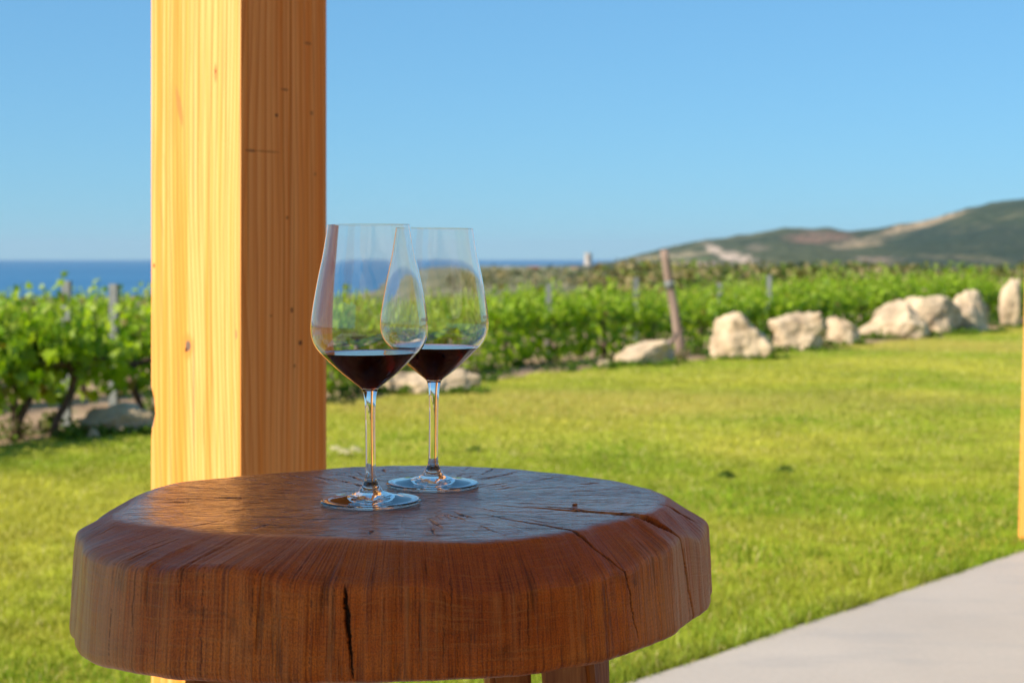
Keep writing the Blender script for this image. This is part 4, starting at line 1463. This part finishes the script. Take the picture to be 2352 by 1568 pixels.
# weeds on the soil strip between lawn and vines
acc = [[], [], []]
rnd = random.Random(31)
for i in range(260):
    j = rnd.randrange(len(LAWN_FAR)); p = LAWN_FAR[j]
    if not (-4 < p[0] < 8): continue
    k = abs(rnd.gauss(0, .45)) + .03
    x, y = p[0] - .81 * k + rnd.gauss(0, .1), p[1] + .588 * k
    clump(acc, (x, y, 0), rnd.uniform(.05, .16), rnd.uniform(.05, .15), 45, rnd.choice([((.05, .11, .01), (.13, .2, .02)), ((.08, .10, .03), (.22, .2, .07)), ((.03, .08, .01), (.07, .14, .02))]), rnd, .018)
for cx_, d_, w_r in ROCKS:
    for i in range(int(6 + 34 * w_r)):
        x = cx_ + rnd.uniform(-.55, .55) * w_r; y = d_ + rnd.gauss(-.02, .05) + abs(x - cx_) * .25
        clump(acc, (x, y, .01), rnd.uniform(.03, .08), rnd.uniform(.03, .075), 26, ((.05, .12, .008), (.18, .27, .02)), rnd, .014)
o = finish('weeds', acc, MAT['grass']); tag(o, 'low green weeds growing between lawn edge and vines', 'weeds', kind='stuff')
# a few dark weed tufts and a dry leaf on the lawn
for (u, v, lab) in [(1088, 1040, 'dark weed tuft on the lawn behind the farther glass foot'), (1668, 1102, 'dark green weed tuft on the lawn right of the table, larger one'), (1805, 1088, 'dark green weed tuft on the lawn, farthest right')]:
    acc = [[], [], []]
    clump(acc, (0, 0, 0), .04, .025, 45, ((.06, .11, .012), (.13, .20, .03)), rnd, .012)
    o = finish('weed_tuft', acc, MAT['grass']); x, y = gp(u, v); o.location = (x, y, .015); tag(o, lab, 'weed', 'dark weed tufts on the lawn')
acc = [[], [], []]
for (a, b) in ((0, 0), (.05, .03), (-.05, .04)):
    leaf_geo(acc, Vector((a, b, 0)), Vector((.1 + a, -.2, 1)), Vector((1, b * 5, 0)), .045, Vector((.62, .55, .30)), rnd)
co = np.array([tuple(v) for v in acc[0]]); cl = np.array([tuple(c) for c in acc[2]])
o = np_mesh('dry_leaf', co, np.array(acc[1]).ravel(), np.full(len(acc[1]), 3), MAT['grass'], colors=cl)
x, y = gp(792, 1056); o.location = (x, y, .05); tag(o, 'pale dry vine leaf lying on the lawn right of the timber post', 'leaf')

# ------------------------------------------------------------------ sea air
ht = NT('sea_haze')
pv = ht.n('ShaderNodeVolumePrincipled')
pv.inputs['Color'].default_value = (.62, .78, .95, 1); pv.inputs['Density'].default_value = HAZE; pv.inputs['Anisotropy'].default_value = .1
ht.l(pv.outputs[0], ht.out.inputs['Volume'])
bm = bmesh.new(); bm_box(bm, -13500, 13500, -6000, 13500, -16, 130)
hz = bm_obj('haze', bm, ht.m); tag(hz, kind='stuff')

# ------------------------------------------------------------------ light, sky, camera
SUN_EL = rad(34); A_ = rad(17.1)
sx = -math.sin(rad(40.9) + A_); sy = -math.cos(rad(40.9) + A_)
S = Vector((sx * math.cos(SUN_EL), sy * math.cos(SUN_EL), math.sin(SUN_EL)))
ld = bpy.data.lights.new('sun', 'SUN'); ld.energy = 3.4; ld.angle = rad(.53); ld.color = (1.0, .90, .76)
lo = bpy.data.objects.new('sun', ld); link(lo); lo.rotation_euler = S.to_track_quat('Z', 'Y').to_euler(); lo.location = (-5, -5, 8)

wd = bpy.data.worlds.new('World'); scene.world = wd; wd.use_nodes = True
nt = wd.node_tree; nt.nodes.clear()
sk = nt.nodes.new('ShaderNodeTexSky'); sk.sky_type = 'NISHITA'; sk.sun_disc = False
sk.sun_elevation = SUN_EL; sk.sun_rotation = math.atan2(sx, sy)
sk.altitude = 0; sk.air_density = 1.0; sk.dust_density = 0.0; sk.ozone_density = 6.0
bg = nt.nodes.new('ShaderNodeBackground'); bg.inputs['Strength'].default_value = .075
ow = nt.nodes.new('ShaderNodeOutputWorld')
gm = nt.nodes.new('ShaderNodeGamma'); gm.inputs['Gamma'].default_value = .5
tn = nt.nodes.new('ShaderNodeMix'); tn.data_type = 'RGBA'; tn.blend_type = 'MULTIPLY'; tn.inputs[0].default_value = 1.0
tn.inputs[7].default_value = (.76, 1.45, 1.95, 1)
nt.links.new(sk.outputs[0], gm.inputs[0]); nt.links.new(gm.outputs[0], tn.inputs[6])
nt.links.new(tn.outputs[2], bg.inputs[0]); nt.links.new(bg.outputs[0], ow.inputs[0])

cam = bpy.data.cameras.new('camera'); co_ = bpy.data.objects.new('camera', cam); link(co_)
co_.location = (0, 0, EYE); co_.rotation_euler = (rad(90), 0, 0)
cam.sensor_width = 36; cam.lens = 36 * F / 2352
cam.shift_y = -(784 - V0) / 2352
cam.clip_start = .02; cam.clip_end = 30000
cam.dof.use_dof = True; cam.dof.focus_distance = 1.23; cam.dof.aperture_fstop = 11.5
scene.camera = co_

scene.view_settings.view_transform = 'Standard'; scene.view_settings.look = 'None'
scene.view_settings.exposure = 1.2; scene.view_settings.gamma = 1
scene.render.engine = 'CYCLES'
cy = scene.cycles
cy.max_bounces = 16; cy.transmission_bounces = 14; cy.glossy_bounces = 6; cy.diffuse_bounces = 4; cy.transparent_max_bounces = 8
cy.caustics_reflective = False; cy.caustics_refractive = False
cy.use_denoising = True
cy.sample_clamp_indirect = 8
